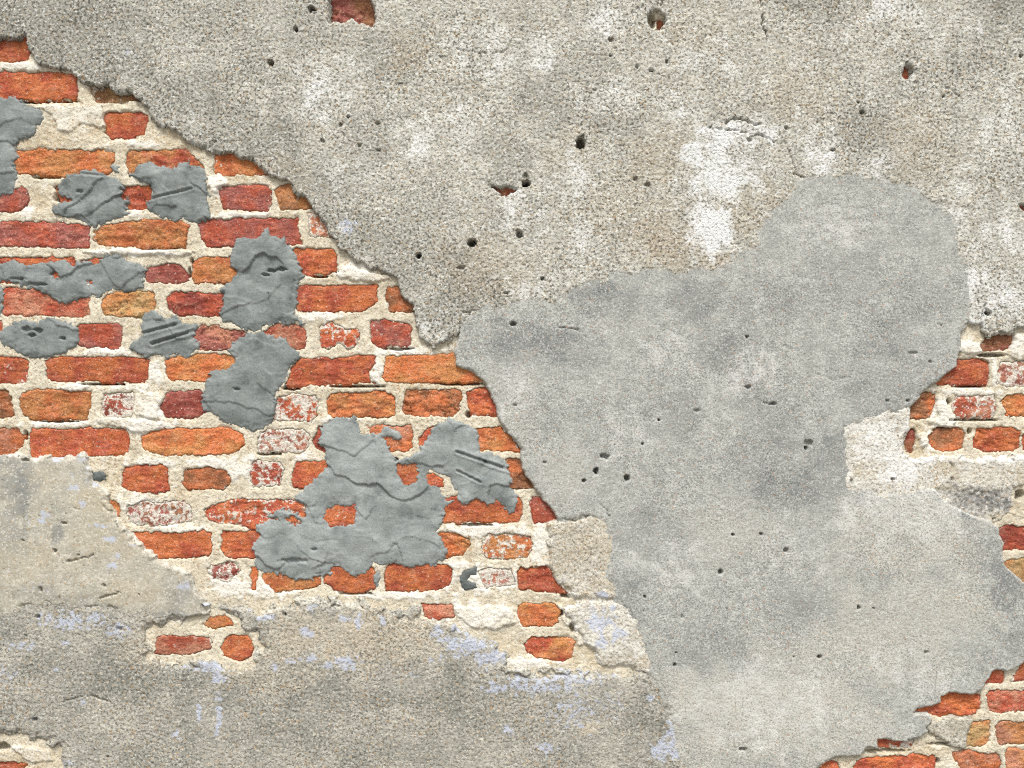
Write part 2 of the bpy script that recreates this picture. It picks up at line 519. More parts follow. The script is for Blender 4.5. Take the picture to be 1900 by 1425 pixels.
TAN = [(1012, 968), (1053, 958), (1130, 945), (1145, 1000), (1150, 1100), (1190, 1150), (1215, 1250), (1129, 1238), (1112, 1229), (1093, 1199), (1074, 1180),
       (1063, 1160), (1044, 1136), (1040, 1124), (1060, 1126), (1072, 1118), (1058, 1108), (1041, 1092), (1026, 1072), (1020, 1058), (1014, 1049), (1016, 1009)]
LIME = [(1555, 790), (1600, 760), (1690, 752), (1686, 778), (1682, 797), (1674, 812), (1674, 842), (1700, 848), (1745, 845), (1850, 845), (1900, 842),
        (1985, 845), (1985, 902), (1880, 903), (1878, 955), (1850, 975), (1800, 985), (1560, 935)]

# small hollows in the plaster: x, y, half width, half height, depth
PITS_UPPER = [(582, 20, 9, 6, 30), (552, 58, 5, 6, 14), (505, 120, 6, 7, 30), (1077, 267, 10, 13, 34), (975, 342, 8, 7, 34), (975, 328, 6, 8, 6), (876, 453, 9, 9, 30),
              (964, 437, 8, 9, 16), (778, 476, 5, 5, 26), (858, 498, 9, 5, 7), (1246, 514, 9, 6, 22), (1207, 135, 6, 4, 8), (1133, 78, 7, 4, 6), (1131, 107, 5, 3, 6),
              (1235, 118, 4, 5, 7), (1180, 127, 5, 5, 5), (1828, 580, 7, 6, 26), (1595, 211, 4, 4, 12), (1589, 193, 3, 3, 10), (1542, 281, 4, 3, 10), (1389, 262, 7, 6, 6),
              (1456, 240, 4, 5, 6), (702, 232, 7, 5, 6), (668, 272, 5, 5, 6), (704, 282, 7, 6, 6), (743, 158, 9, 2, 5), (1178, 335, 6, 5, 5), (1888, 107, 4, 3, 14),
              (634, 234, 3, 3, 8), (648, 220, 3, 3, 8), (1746, 182, 4, 4, 5), (600, 264, 6, 4, 5), (1006, 519, 4, 5, 9), (940, 545, 6, 3, 6), (1200, 345, 7, 5, 5)]
PITS_GREY = [(1386, 718, 7, 4, 9), (1432, 749, 5, 4, 9), (1121, 846, 13, 7, 8), (1105, 873, 5, 7, 20), (1083, 891, 4, 4, 12), (1162, 886, 6, 8, 16), (1497, 822, 11, 9, 6),
             (1492, 830, 4, 6, 12), (1456, 1019, 8, 6, 8), (1335, 1060, 6, 6, 12), (1517, 1216, 4, 4, 14), (1590, 1125, 4, 4, 12), (1291, 762, 10, 5, 4), (1376, 1386, 9, 6, 8),
             (952, 601, 6, 5, 12), (1358, 990, 3, 3, 12), (1410, 989, 3, 3, 10), (1221, 779, 3, 2, 9), (1191, 823, 3, 3, 9), (1010, 857, 6, 3, 5), (1384, 625, 3, 3, 12),
             (1617, 1126, 3, 3, 8), (1714, 1208, 6, 4, 5), (1722, 671, 4, 2, 7), (1680, 743, 4, 3, 7), (1742, 604, 2, 2, 9), (1690, 655, 10, 3, 4), (1642, 743, 4, 3, 5),
             (1252, 1208, 2, 2, 10), (1250, 1230, 3, 4, 12), (1264, 1141, 3, 6, 4), (1578, 888, 4, 9, 8), (955, 752, 6, 3, 4), (1470, 1216, 2, 2, 8), (1195, 1105, 3, 3, 10)]
PITS_LOW = [(106, 1020, 5, 4, 10), (52, 853, 10, 4, 7), (74, 1142, 4, 4, 14), (1036, 1180, 3, 3, 9), (900, 1342, 2, 2, 9), (531, 1138, 3, 3, 12), (68, 1333, 5, 4, 9), (203, 1401, 4, 3, 7),
            (150, 1028, 3, 2, 6), (262, 1101, 2, 2, 10), (52, 1178, 3, 3, 6), (225, 1165, 8, 5, 5), (48, 1001, 4, 5, 6), (125, 969, 8, 3, 6), (80, 1092, 4, 8, 7), (198, 1084, 5, 4, 7)]
# cracks: polylines with half width and depth
CRACKS_UPPER = [([(1407, -20), (1409, 10), (1414, 26), (1412, 50), (1419, 66), (1420, 82)], 1.6, 8), ([(1452, 262), (1462, 288), (1472, 312), (1476, 326)], 1.2, 3),
                ([(1224, -10), (1226, 12)], 1.4, 5), ([(1345, 232), (1360, 222), (1380, 226), (1396, 234), (1410, 232)], 2.2, 5), ([(1392, 256), (1404, 252), (1420, 258), (1436, 266)], 2.0, 5),
                ([(1312, 240), (1345, 244), (1385, 248)], 1.4, 3), ([(850, 95), (900, 102), (935, 101), (950, 78), (968, 60)], 1.2, 2.5),
                ([(974, 578), (1005, 576), (1030, 573), (1052, 568)], 2.0, 9), ([(1132, 507), (1165, 510), (1182, 514)], 1.3, 4), ([(1158, 525), (1170, 517), (1186, 518)], 1.2, 4),
                ([(388, 278), (400, 268), (410, 258)], 1.2, 4), ([(1470, 324), (1500, 336), (1524, 334)], 1.6, 4), ([(1776, 500), (1772, 470), (1764, 440)], 1.5, 4),
                ([(1722, 376), (1700, 362), (1680, 352)], 1.5, 4), ([(1815, 606), (1818, 585), (1824, 566)], 1.3, 4), ([(640, 228), (630, 240), (620, 244)], 1.0, 3),
                ([(1780, 184), (1760, 172), (1745, 162)], 1.2, 2.5), ([(1140, 480), (1152, 496)], 1.0, 3), ([(860, 580), (885, 578), (898, 574)], 1.2, 4), ([(1036, 553), (1050, 548), (1066, 545)], 1.4, 4)]
CRACKS_GREY = [([(1037, 608), (1055, 609), (1072, 613)], 1.2, 3), ([(1407, 742), (1418, 748), (1430, 750)], 1.2, 3), ([(1205, 788), (1204, 774)], 1.0, 2),
               ([(1150, 1122), (1170, 1142), (1190, 1190), (1200, 1245), (1215, 1282), (1238, 1322)], 1.2, 2), ([(1108, 930), (1126, 948), (1130, 962)], 1.2, 2.5),
               ([(1500, 690), (1540, 705), (1575, 700), (1610, 716)], 0.9, 1.4), ([(1330, 1090), (1345, 1130), (1338, 1170), (1352, 1210)], 0.9, 1.4),
               ([(1116, 985), (1118, 1003), (1126, 1016)], 1.2, 3)]
CRACKS_LOW = [([(129, 1041), (150, 1036), (168, 1031), (178, 1027)], 1.8, 4),
              ([(120, 1300), (150, 1290), (175, 1288), (210, 1302)], 1.6, 2.5), ([(140, 939), (152, 943)], 1.6, 4), ([(190, 1108), (215, 1100), (226, 1098)], 1.4, 4)]

# ------------------------------------------------------------------ the bricks: outline, clay, second clay, lime cover, height offset, roughness
CLAY = {'O': (0.66, 0.185, 0.060), 'R': (0.50, 0.095, 0.048), 'P': (0.385, 0.115, 0.095), 'T': (0.63, 0.265, 0.090), 'D': (0.27, 0.045, 0.034),
        'B': (0.34, 0.15, 0.068), 'Y': (0.54, 0.36, 0.155), 'K': (0.60, 0.26, 0.16)}
BRICKS = [
    ([(-62, 74), (0, 70), (62, 60), (58, 85), (56, 100), (51, 114), (-62, 117)], 'R', 'O', 0.05, -1, 1),
    ([(-64, 134), (100, 133), (143, 138), (141, 178), (142, 184), (100, 187), (-64, 184)], 'O', 'R', 0.08, 0, 1),
    ([(163, 152), (270, 172), (266, 190), (195, 191), (180, 188), (168, 178)], 'B', 'Y', 0.25, -5, 2),
    ([(189, 214), (200, 208), (262, 206), (268, 213), (276, 216), (274, 235), (268, 252), (250, 256), (228, 258), (203, 255), (192, 245), (194, 236)], 'R', 'O', 0.0, -1, 1),
    ([(26, 279), (60, 277), (205, 280), (213, 284), (211, 305), (212, 318), (200, 326), (100, 328), (32, 324), (28, 312)], 'T', 'O', 0.02, 0, 1.6),
    ([(235, 287), (240, 278), (345, 278), (364, 294), (378, 312), (372, 332), (240, 325), (236, 310)], 'T', 'R', 0.0, -1, 1.6),
    ([(397, 290), (404, 282), (435, 284), (500, 300), (525, 322), (500, 325), (460, 325), (410, 325), (396, 318)], 'O', 'T', 0.12, -1, 1.2),
    ([(-62, 350), (28, 350), (42, 346), (51, 352), (53, 362), (50, 380), (38, 394), (-62, 393)], 'P', 'R', 0.1, 1, 1.5),
    ([(100, 345), (230, 343), (283, 345), (284, 375), (272, 391), (240, 391), (115, 385)], 'R', 'O', 0.0, -2, 2),
    ([(406, 352), (415, 345), (498, 344), (503, 352), (504, 380), (497, 391), (413, 389), (408, 370)], 'P', 'R', 0.12, 0.5, 1),
    ([(507, 352), (518, 343), (540, 340), (562, 350), (592, 386), (565, 388), (520, 391), (513, 372)], 'T', 'B', 0.0, -1, 1.4),
    ([(-64, 411), (90, 412), (150, 417), (168, 421), (168, 440), (167, 457), (160, 461), (60, 458), (-64, 460)], 'P', 'R', 0.1, 1, 1.6),
    ([(175, 428), (190, 418), (240, 409), (340, 410), (351, 418), (347, 440), (344, 460), (260, 461), (185, 456), (174, 448)], 'O', 'T', 0.06, 0.5, 1.8),
    ([(367, 411), (380, 407), (440, 405), (553, 405), (555, 430), (558, 452), (520, 455), (480, 457), (380, 458), (372, 440)], 'R', 'P', 0.05, 0.5, 1.2),
    ([(571, 396), (590, 396), (632, 444), (612, 443), (575, 440), (574, 420)], 'K', 'O', 0.42, 0, 1.2),
    ([(-34, 478), (40, 476), (142, 476), (141, 497), (100, 527), (-34, 525)], 'R', 'O', 0.0, -2, 1.5),
    ([(150, 483), (180, 479), (206, 477), (250, 500), (246, 530), (152, 530)], 'O', 'R', 0.0, -2, 1.5),
    ([(268, 512), (275, 497), (290, 493), (310, 486), (322, 487), (337, 494), (348, 508), (351, 520), (340, 526), (285, 527), (272, 520)], 'D', 'P', 0.14, 0, 1),
    ([(357, 490), (368, 478), (430, 476), (442, 490), (442, 520), (420, 527), (360, 526), (356, 510)], 'O', 'T', 0.06, 0, 1.4),
    ([(535, 470), (545, 461), (610, 461), (622, 465), (626, 480), (626, 505), (612, 511), (560, 512), (540, 500)], 'O', 'R', 0.06, 0, 1.2),
    ([(5, 540), (15, 532), (165, 545), (168, 560), (166, 585), (150, 589), (8, 585)], 'R', 'K', 0.03, 0.5, 1.6),
    ([(188, 565), (196, 548), (215, 542), (285, 539), (288, 560), (285, 585), (270, 589), (240, 587), (195, 585), (190, 575)], 'T', 'Y', 0.03, 0.5, 2.4),
    ([(308, 550), (320, 541), (430, 543), (430, 587), (330, 586), (312, 572)], 'D', 'R', 0.1, 0, 1.8),
    ([(545, 535), (560, 530), (620, 528), (700, 529), (702, 550), (701, 562), (690, 566), (675, 578), (560, 579), (545, 570)], 'O', 'R', 0.04, 0.5, 1.2),
    ([(718, 533), (745, 528), (750, 548), (772, 572), (766, 579), (722, 579), (717, 560)], 'B', 'O', 0.05, -1, 1.6),
    ([(-64, 597), (5, 595), (6, 612), (0, 628), (-64, 628)], 'R', 'O', 0.1, 0, 1),
    ([(138, 605), (148, 600), (220, 601), (227, 606), (227, 640), (220, 648), (150, 646), (138, 630)], 'R', 'P', 0.04, 0.5, 1.2),
    ([(360, 612), (375, 603), (450, 612), (459, 618), (448, 632), (425, 650), (370, 650), (358, 630)], 'P', 'K', 0.12, 0, 2.4),
    ([(486, 618), (500, 606), (515, 598), (560, 603), (569, 615), (566, 645), (558, 651), (500, 640)], 'R', 'K', 0.1, -0.5, 1.4),
    ([(592, 618), (597, 604), (615, 598), (626, 602), (640, 612), (664, 610), (668, 625), (662, 643), (648, 648), (628, 640), (608, 648), (595, 646), (594, 628)], 'R', 'O', 0.36, 0, 1.3),
    ([(687, 600), (697, 594), (725, 593), (750, 596), (763, 602), (764, 625), (762, 642), (752, 645), (728, 642), (700, 644), (688, 635)], 'R', 'P', 0.2, 0, 1.2),
    ([(-64, 662), (40, 664), (53, 668), (51, 690), (52, 704), (45, 711), (-64, 713)], 'R', 'O', 0.2, 0, 1.4),
    ([(85, 672), (93, 663), (180, 661), (270, 664), (278, 670), (276, 700), (270, 711), (200, 711), (100, 708), (86, 702)], 'R', 'O', 0.02, 1, 1),
    ([(308, 668), (325, 662), (400, 656), (440, 660), (430, 690), (380, 708), (320, 709), (310, 695)], 'O', 'T', 0.03, 0.5, 1.4),
    ([(528, 716), (536, 700), (540, 682), (556, 667), (620, 665), (640, 661), (698, 660), (698, 675), (688, 690), (687, 708), (696, 712), (600, 715), (540, 719)], 'R', 'O', 0.04, 0.5, 1.5),
    ([(710, 685), (716, 664), (726, 660), (780, 660), (850, 655), (880, 690), (900, 709), (860, 710), (800, 711), (720, 710), (709, 700)], 'T', 'O', 0.03, 1, 1),
    ([(-64, 725), (12, 722), (20, 730), (28, 768), (22, 776), (-64, 778)], 'B', 'O', 0.02, -1.5, 1.8),
    ([(36, 740), (44, 728), (70, 722), (110, 724), (150, 726), (168, 728), (167, 760), (162, 780), (60, 780), (40, 770)], 'T', 'O', 0.03, 0.5, 1.5),
    ([(189, 745), (194, 730), (245, 728), (252, 745), (248, 765), (242, 775), (210, 778), (190, 773)], 'D', 'R', 0.44, -0.5, 1.2),
    ([(296, 752), (310, 727), (370, 724), (390, 745), (380, 772), (365, 778), (310, 776), (303, 764)], 'P', 'D', 0.1, 0, 1.3),
    ([(506, 755), (518, 736), (540, 731), (583, 732), (590, 745), (589, 772), (578, 782), (503, 780)], 'R', 'O', 0.46, 0.5, 1.3),
    ([(605, 745), (612, 730), (650, 727), (715, 725), (728, 733), (735, 752), (733, 772), (700, 776), (660, 774), (620, 778), (606, 765)], 'O', 'T', 0.04, -0.5, 2.2),
    ([(747, 742), (755, 724), (800, 722), (858, 723), (859, 740), (850, 762), (842, 774), (790, 774), (752, 771), (746, 755)], 'O', 'B', 0.05, -1.5, 2.6),
    ([(866, 726), (905, 718), (924, 745), (928, 774), (895, 773), (872, 768), (867, 750)], 'O', 'R', 0.06, -1, 2.2),
    ([(-64, 795), (35, 793), (46, 812), (44, 828), (20, 846), (-64, 846)], 'O', 'K', 0.06, 0, 1.2),
    ([(54, 805), (60, 793), (120, 795), (170, 793), (234, 797), (240, 815), (243, 835), (234, 845), (170, 848), (100, 850), (58, 850)], 'R', 'O', 0.13, 0.5, 0.9),
    ([(261, 812), (280, 800), (330, 794), (430, 795), (455, 805), (454, 825), (440, 840), (390, 845), (300, 845), (265, 832)], 'O', 'T', 0.03, 0.5, 1.2),
    ([(477, 825), (484, 802), (500, 795), (560, 795), (577, 808), (574, 830), (555, 842), (500, 840), (478, 838)], 'P', 'K', 0.5, 1, 1.3),
    ([(579, 820), (592, 788), (625, 786), (625, 840), (600, 840), (584, 832)], 'D', 'R', 0.0, -3, 1),
    ([(680, 792), (700, 788), (762, 789), (767, 800), (764, 830), (755, 838), (720, 837), (690, 810)], 'O', 'K', 0.0, -1, 1.3),
    ([(778, 816), (788, 797), (812, 787), (850, 790), (850, 828), (780, 828)], 'R', 'O', 0.0, -1, 1.3),
    ([(870, 800), (890, 792), (928, 790), (950, 815), (972, 840), (930, 838), (890, 836), (870, 830)], 'O', 'T', 0.12, 0, 1.3),
    ([(229, 880), (236, 868), (250, 864), (300, 861), (312, 866), (311, 890), (313, 910), (305, 914), (260, 914), (230, 906)], 'R', 'O', 0.0, 0.5, 1.3),
    ([(340, 880), (348, 870), (390, 866), (415, 871), (428, 884), (427, 898), (412, 910), (350, 910), (341, 900)], 'O', 'B', 0.1, -0.5, 1.2),
    ([(466, 862), (478, 854), (520, 856), (526, 872), (520, 900), (470, 903), (465, 880)], 'R', 'D', 0.42, 0, 1.2),
    ([(543, 878), (549, 858), (605, 854), (630, 862), (610, 890), (580, 905), (556, 906), (544, 900)], 'O', 'R', 0.04, 0, 1),
    ([(730, 860), (760, 855), (785, 860), (785, 890), (765, 910), (735, 902)], 'O', 'R', 0.02, 1, 1),
    ([(784, 882), (805, 878), (822, 888), (820, 904), (788, 906)], 'R', 'O', 0.05, 1, 1),
    ([(936, 852), (966, 850), (980, 880), (996, 902), (984, 908), (945, 907), (940, 880)], 'B', 'O', 0.1, -1, 2),
    ([(196, 928), (212, 926), (224, 940), (224, 960), (210, 956)], 'O', 'T', 0.05, 0, 1),
    ([(235, 938), (262, 930), (340, 930), (357, 940), (353, 968), (320, 972), (280, 978), (240, 970)], 'P', 'B', 0.47, 1, 1.6),
    ([(378, 948), (395, 935), (440, 927), (530, 927), (560, 928), (567, 938), (568, 960), (540, 985), (470, 985), (440, 974), (400, 970), (382, 958)], 'R', 'O', 0.3, 0, 1.8),
    ([(594, 948), (640, 930), (668, 932), (666, 976), (620, 982), (596, 972)], 'R', 'O', 0.15, 1, 1),
    ([(805, 958), (826, 925), (860, 918), (920, 920), (965, 924), (970, 935), (968, 955), (962, 970), (920, 970), (830, 973), (812, 973)], 'O', 'R', 0.1, 0.5, 1.3),
    ([(982, 930), (990, 922), (1010, 922), (1030, 945), (1042, 970), (1015, 971), (990, 970), (984, 950)], 'R', 'P', 0.06, 0.5, 1),
    ([(238, 988), (300, 988), (380, 984), (393, 988), (393, 1025), (386, 1033), (330, 1035), (288, 1036), (255, 1010)], 'O', 'R', 0.02, 0.5, 1),
    ([(411, 992), (418, 985), (495, 985), (500, 1010), (490, 1036), (420, 1034), (410, 1022)], 'O', 'R', 0.0, 0.5, 1.4),
    ([(798, 992), (812, 987), (850, 988), (870, 998), (874, 1012), (864, 1026), (845, 1034), (825, 1038), (800, 1030)], 'T', 'O', 0.12, -0.5, 2),
    ([(893, 1014), (905, 992), (930, 990), (985, 994), (990, 1015), (980, 1035), (930, 1038), (910, 1037), (895, 1028)], 'T', 'O', 0.36, -0.5, 1.4),
    ([(386, 1062), (393, 1046), (435, 1044), (446, 1058), (430, 1080), (395, 1076)], 'P', 'D', 0.44, 0.5, 1.8),
    ([(464, 1050), (478, 1052), (476, 1095), (467, 1092)], 'R', 'O', 0.1, -1, 1),
    ([(485, 1072), (495, 1060), (560, 1056), (593, 1066), (595, 1085), (570, 1095), (512, 1097), (491, 1084)], 'O', 'T', 0.08, -0.5, 1.2),
    ([(600, 1068), (612, 1048), (690, 1052), (703, 1065), (694, 1092), (670, 1099), (625, 1099), (604, 1082)], 'O', 'R', 0.03, 0, 1.2),
    ([(713, 1062), (722, 1044), (760, 1044), (830, 1048), (839, 1056), (837, 1080), (820, 1094), (770, 1098), (715, 1098)], 'R', 'O', 0.03, 0.5, 1.1),
    ([(885, 1058), (910, 1052), (950, 1055), (957, 1085), (900, 1092)], 'P', 'K', 0.55, 0, 1.2),
    ([(960, 1064), (966, 1052), (1020, 1050), (1034, 1066), (1040, 1085), (1056, 1102), (1000, 1099), (962, 1092)], 'R', 'O', 0.02, -0.5, 1.6),
    ([(780, 1119), (842, 1120), (844, 1145), (810, 1152), (788, 1145)], 'R', 'K', 0.05, 0.5, 1),
    ([(960, 1128), (968, 1120), (1030, 1119), (1040, 1132), (1036, 1155), (1022, 1163), (970, 1164), (961, 1150)], 'O', 'T', 0.05, 0.5, 1.1),
    ([(373, 1160), (390, 1146), (420, 1141), (430, 1150), (434, 1161), (400, 1166)], 'T', 'O', 0.04, 1, 1),
    ([(288, 1195), (293, 1179), (340, 1180), (390, 1182), (395, 1190), (390, 1206), (360, 1213), (288, 1213)], 'R', 'K', 0.16, 1, 0.8),
    ([(410, 1202), (420, 1184), (432, 1178), (455, 1180), (467, 1184), (474, 1200), (465, 1222), (440, 1227), (415, 1218)], 'O', 'R', 0.0, 1, 1),
    ([(972, 1195), (980, 1182), (1010, 1180), (1055, 1183), (1067, 1190), (1064, 1222), (1040, 1226), (1000, 1221), (976, 1212)], 'R', 'T', 0.02, 0.5, 1.3),
    # the patches at the other side of the grey cement
    ([(1818, 640), (1830, 622), (1878, 616), (1880, 640), (1865, 652), (1822, 654)], 'B', 'P', 0.2, -3, 1.8),
    ([(1728, 714), (1745, 695), (1768, 666), (1800, 667), (1836, 668), (1837, 690), (1832, 715), (1780, 716)], 'R', 'O', 0.06, 0, 1.5),
    ([(1850, 690), (1856, 670), (1900, 670), (1975, 672), (1975, 718), (1860, 717), (1849, 710)], 'P', 'K', 0.42, -0.5, 1.2),
    ([(1680, 778), (1694, 735), (1712, 724), (1735, 732), (1738, 745), (1728, 770), (1715, 777)], 'O', 'B', 0.05, -1, 2.4),
    ([(1765, 748), (1775, 736), (1845, 732), (1850, 745), (1846, 772), (1800, 778), (1775, 776), (1767, 762)], 'R', 'K', 0.37, 0, 1.4),
    ([(1858, 745), (1868, 733), (1900, 731), (1975, 733), (1975, 773), (1900, 775), (1865, 770)], 'T', 'O', 0.05, -1, 1.8),
    ([(1679, 820), (1686, 798), (1696, 797), (1699, 815), (1697, 835), (1691, 843), (1682, 838)], 'D', 'B', 0.15, -2, 1.2),
    ([(1722, 808), (1735, 795), (1780, 792), (1790, 803), (1789, 828), (1772, 837), (1735, 837), (1723, 826)], 'B', 'O', 0.05, -2, 1.3),
    ([(1803, 812), (1814, 796), (1880, 793), (1894, 800), (1890, 830), (1880, 839), (1820, 839), (1804, 830)], 'O', 'R', 0.04, -0.5, 2.6),
    ([(1897, 805), (1975, 800), (1975, 835), (1897, 836)], 'O', 'R', 0.05, -0.5, 1.2),
    ([(1845, 985), (1862, 976), (1975, 974), (1975, 1022), (1850, 1022), (1850, 1005)], 'R', 'D', 0.0, -2, 1.4),
    ([(1852, 1042), (1900, 1036), (1975, 1036), (1975, 1092), (1890, 1090), (1860, 1065)], 'Y', 'T', 0.02, 0, 1.2),
    ([(1820, 1268), (1838, 1236), (1864, 1242), (1862, 1267)], 'O', 'R', 0.05, -1, 1.4),
    ([(1876, 1264), (1888, 1240), (1896, 1222), (1970, 1212), (1970, 1262)], 'R', 'O', 0.2, -1, 1.4),
    ([(1690, 1320), (1718, 1306), (1740, 1284), (1790, 1282), (1818, 1284), (1821, 1315), (1800, 1328), (1735, 1331), (1722, 1324)], 'O', 'R', 0.0, -1, 2),
    ([(1830, 1292), (1838, 1280), (1900, 1281), (1970, 1280), (1970, 1322), (1835, 1322)], 'R', 'K', 0.12, -0.5, 1.6),
    ([(1795, 1342), (1804, 1337), (1838, 1337), (1838, 1375), (1826, 1384), (1790, 1384), (1795, 1362)], 'T', 'Y', 0.08, -0.5, 1.5),
    ([(1846, 1348), (1856, 1338), (1970, 1335), (1970, 1381), (1850, 1381)], 'T', 'K', 0.06, -0.5, 1.5),
    ([(1765, 1396), (1800, 1393), (1850, 1397), (1857, 1410), (1855, 1445), (1790, 1445)], 'K', 'O', 0.12, 0, 1.4),
    ([(1868, 1390), (1970, 1389), (1970, 1445), (1866, 1445)], 'K', 'T', 0.08, -0.5, 1.3),
    ([(1622, 1366), (1650, 1372), (1696, 1373), (1690, 1388), (1626, 1389)], 'R', 'O', 0.36, -1, 1.2),
    ([(1582, 1430), (1590, 1410), (1640, 1402), (1735, 1400), (1738, 1450), (1582, 1450)], 'R', 'O', 0.06, 0, 1.8),
    ([(1510, 1428), (1538, 1411), (1556, 1414), (1562, 1450), (1510, 1450)], 'R', 'O', 0.2, 0, 1.4),
    # seen through holes in the plaster; brown clays carry painted shade of the recess
    ([(600, -34), (706, -34), (706, 66), (600, 66)], 'P', 'B', 0.08, -12, 2.6),
    ([(1216, 34), (1246, 34), (1246, 66), (1214, 66)], 'B', 'R', 0.0, -12, 1.2),
    ([(1660, 120), (1702, 120), (1702, 160), (1660, 160)], 'R', 'B', 0.0, -5, 1.4),
    ([(898, 340), (985, 340), (985, 380), (898, 380)], 'R', 'B', 0.0, -3, 1.2),
    ([(1880, 376), (1906, 376), (1906, 398), (1880, 398)], 'R', 'B', 0.0, -3, 1.2),
    ([(-40, 1414), (36, 1413), (48, 1418), (46, 1446), (-40, 1446)], 'R', 'O', 0.05, -2, 1.4),
]
# deep gaps in the mortar: x, y, half width, half height
VOIDS = [(855, 712, 42, 3.2), (869, 770, 5, 6), (356, 484, 2.5, 6), (352, 508, 2.5, 9), (49, 808, 3.5, 9), (108, 366, 8, 8), (1748, 797, 14, 5), (4, 1386, 12, 8), (52, 189, 40, 3),
         (120, 188, 25, 2.5), (86, 329, 26, 2.6), (740, 647, 24, 3), (270, 1096, 3, 3), (595, 513, 16, 2.6), (500, 842, 20, 3), (1838, 598, 4, 4), (1891, 918, 8, 9), (1838, 962, 4, 3),
         (1798, 800, 4, 6), (1760, 745, 4, 6), (1885, 1372, 3, 2), (1693, 800, 5, 5), (1208, 38, 8, 12), (1682, 121, 5, 5), (655, 2, 40, 9), (300, 461, 30, 2), (660, 717, 50, 2.4),
         (1800, 717, 30, 2.2), (1810, 779, 40, 2.6), (540, 721, 16, 3), (582, 505, 2, 3), (735, 858, 4, 8), (880, 974, 30, 2), (190, 713, 40, 2.2), (110, 782, 30, 2), (1063, 1164, 6, 10), (1050, 1104, 10, 5),
         (1040, 1138, 5, 6), (1840, 659, 26, 3.5), (660, 1101, 30, 1.8), (1765, 1380, 36, 3), (1640, 1393, 40, 3), (1739, 1412, 3, 6)]
MORTAR_WHITE = [(45, 122, 50, 9), (258, 268, 45, 9), (405, 340, 22, 26), (440, 400, 70, 8), (252, 397, 22, 9), (50, 396, 18, 12), (255, 468, 100, 9), (665, 500, 34, 22), (600, 586, 55, 9),
                (752, 652, 70, 11), (140, 720, 30, 10), (105, 787, 80, 8), (275, 790, 60, 16), (300, 762, 44, 26), (400, 858, 70, 12), (275, 856, 46, 9), (450, 872, 56, 22), (335, 982, 56, 10),
                (262, 935, 60, 20), (1752, 778, 34, 26), (1742, 752, 22, 24), (1720, 818, 16, 22), (1800, 727, 70, 8), (1843, 690, 7, 34), (905, 984, 110, 13), (1002, 1008, 22, 50), (905, 1075, 90, 28),
                (885, 1140, 80, 28), (740, 1104, 110, 9), (490, 1092, 70, 18), (430, 1086, 50, 22), (965, 1230, 80, 12), (830, 1048, 50, 10), (240, 720, 60, 8), (160, 500, 30, 6), (300, 650, 60, 8),
                (200, 652, 60, 9), (620, 780, 60, 7), (560, 760, 30, 10), (700, 690, 14, 26), (290, 690, 16, 30), (300, 860, 40, 6), (560, 850, 20, 8), (600, 910, 40, 6), (1885, 640, 20, 26), (1800, 644, 22, 16)]
MORTAR_TAN = [(70, 262, 70, 22), (60, 370, 40, 24), (330, 262, 70, 40), (210, 236, 60, 20), (610, 560, 30, 60), (480, 400, 60, 10), (350, 600, 40, 20), (830, 716, 80, 8), (740, 740, 14, 40), (860, 1000, 30, 40),
              (210, 880, 30, 30), (340, 905, 26, 20), (420, 900, 30, 16), (1840, 800, 80, 8), (1700, 820, 30, 40), (1000, 1120, 60, 10), (1080, 1210, 60, 26), (930, 1200, 40, 26), (170, 175, 26, 14), (450, 330, 60, 10),
              (600, 330, 30, 20), (710, 800, 40, 8), (270, 590, 24, 50), (1790, 1340, 30, 50), (1700, 1395, 60, 10), (60, 1410, 70, 26)]

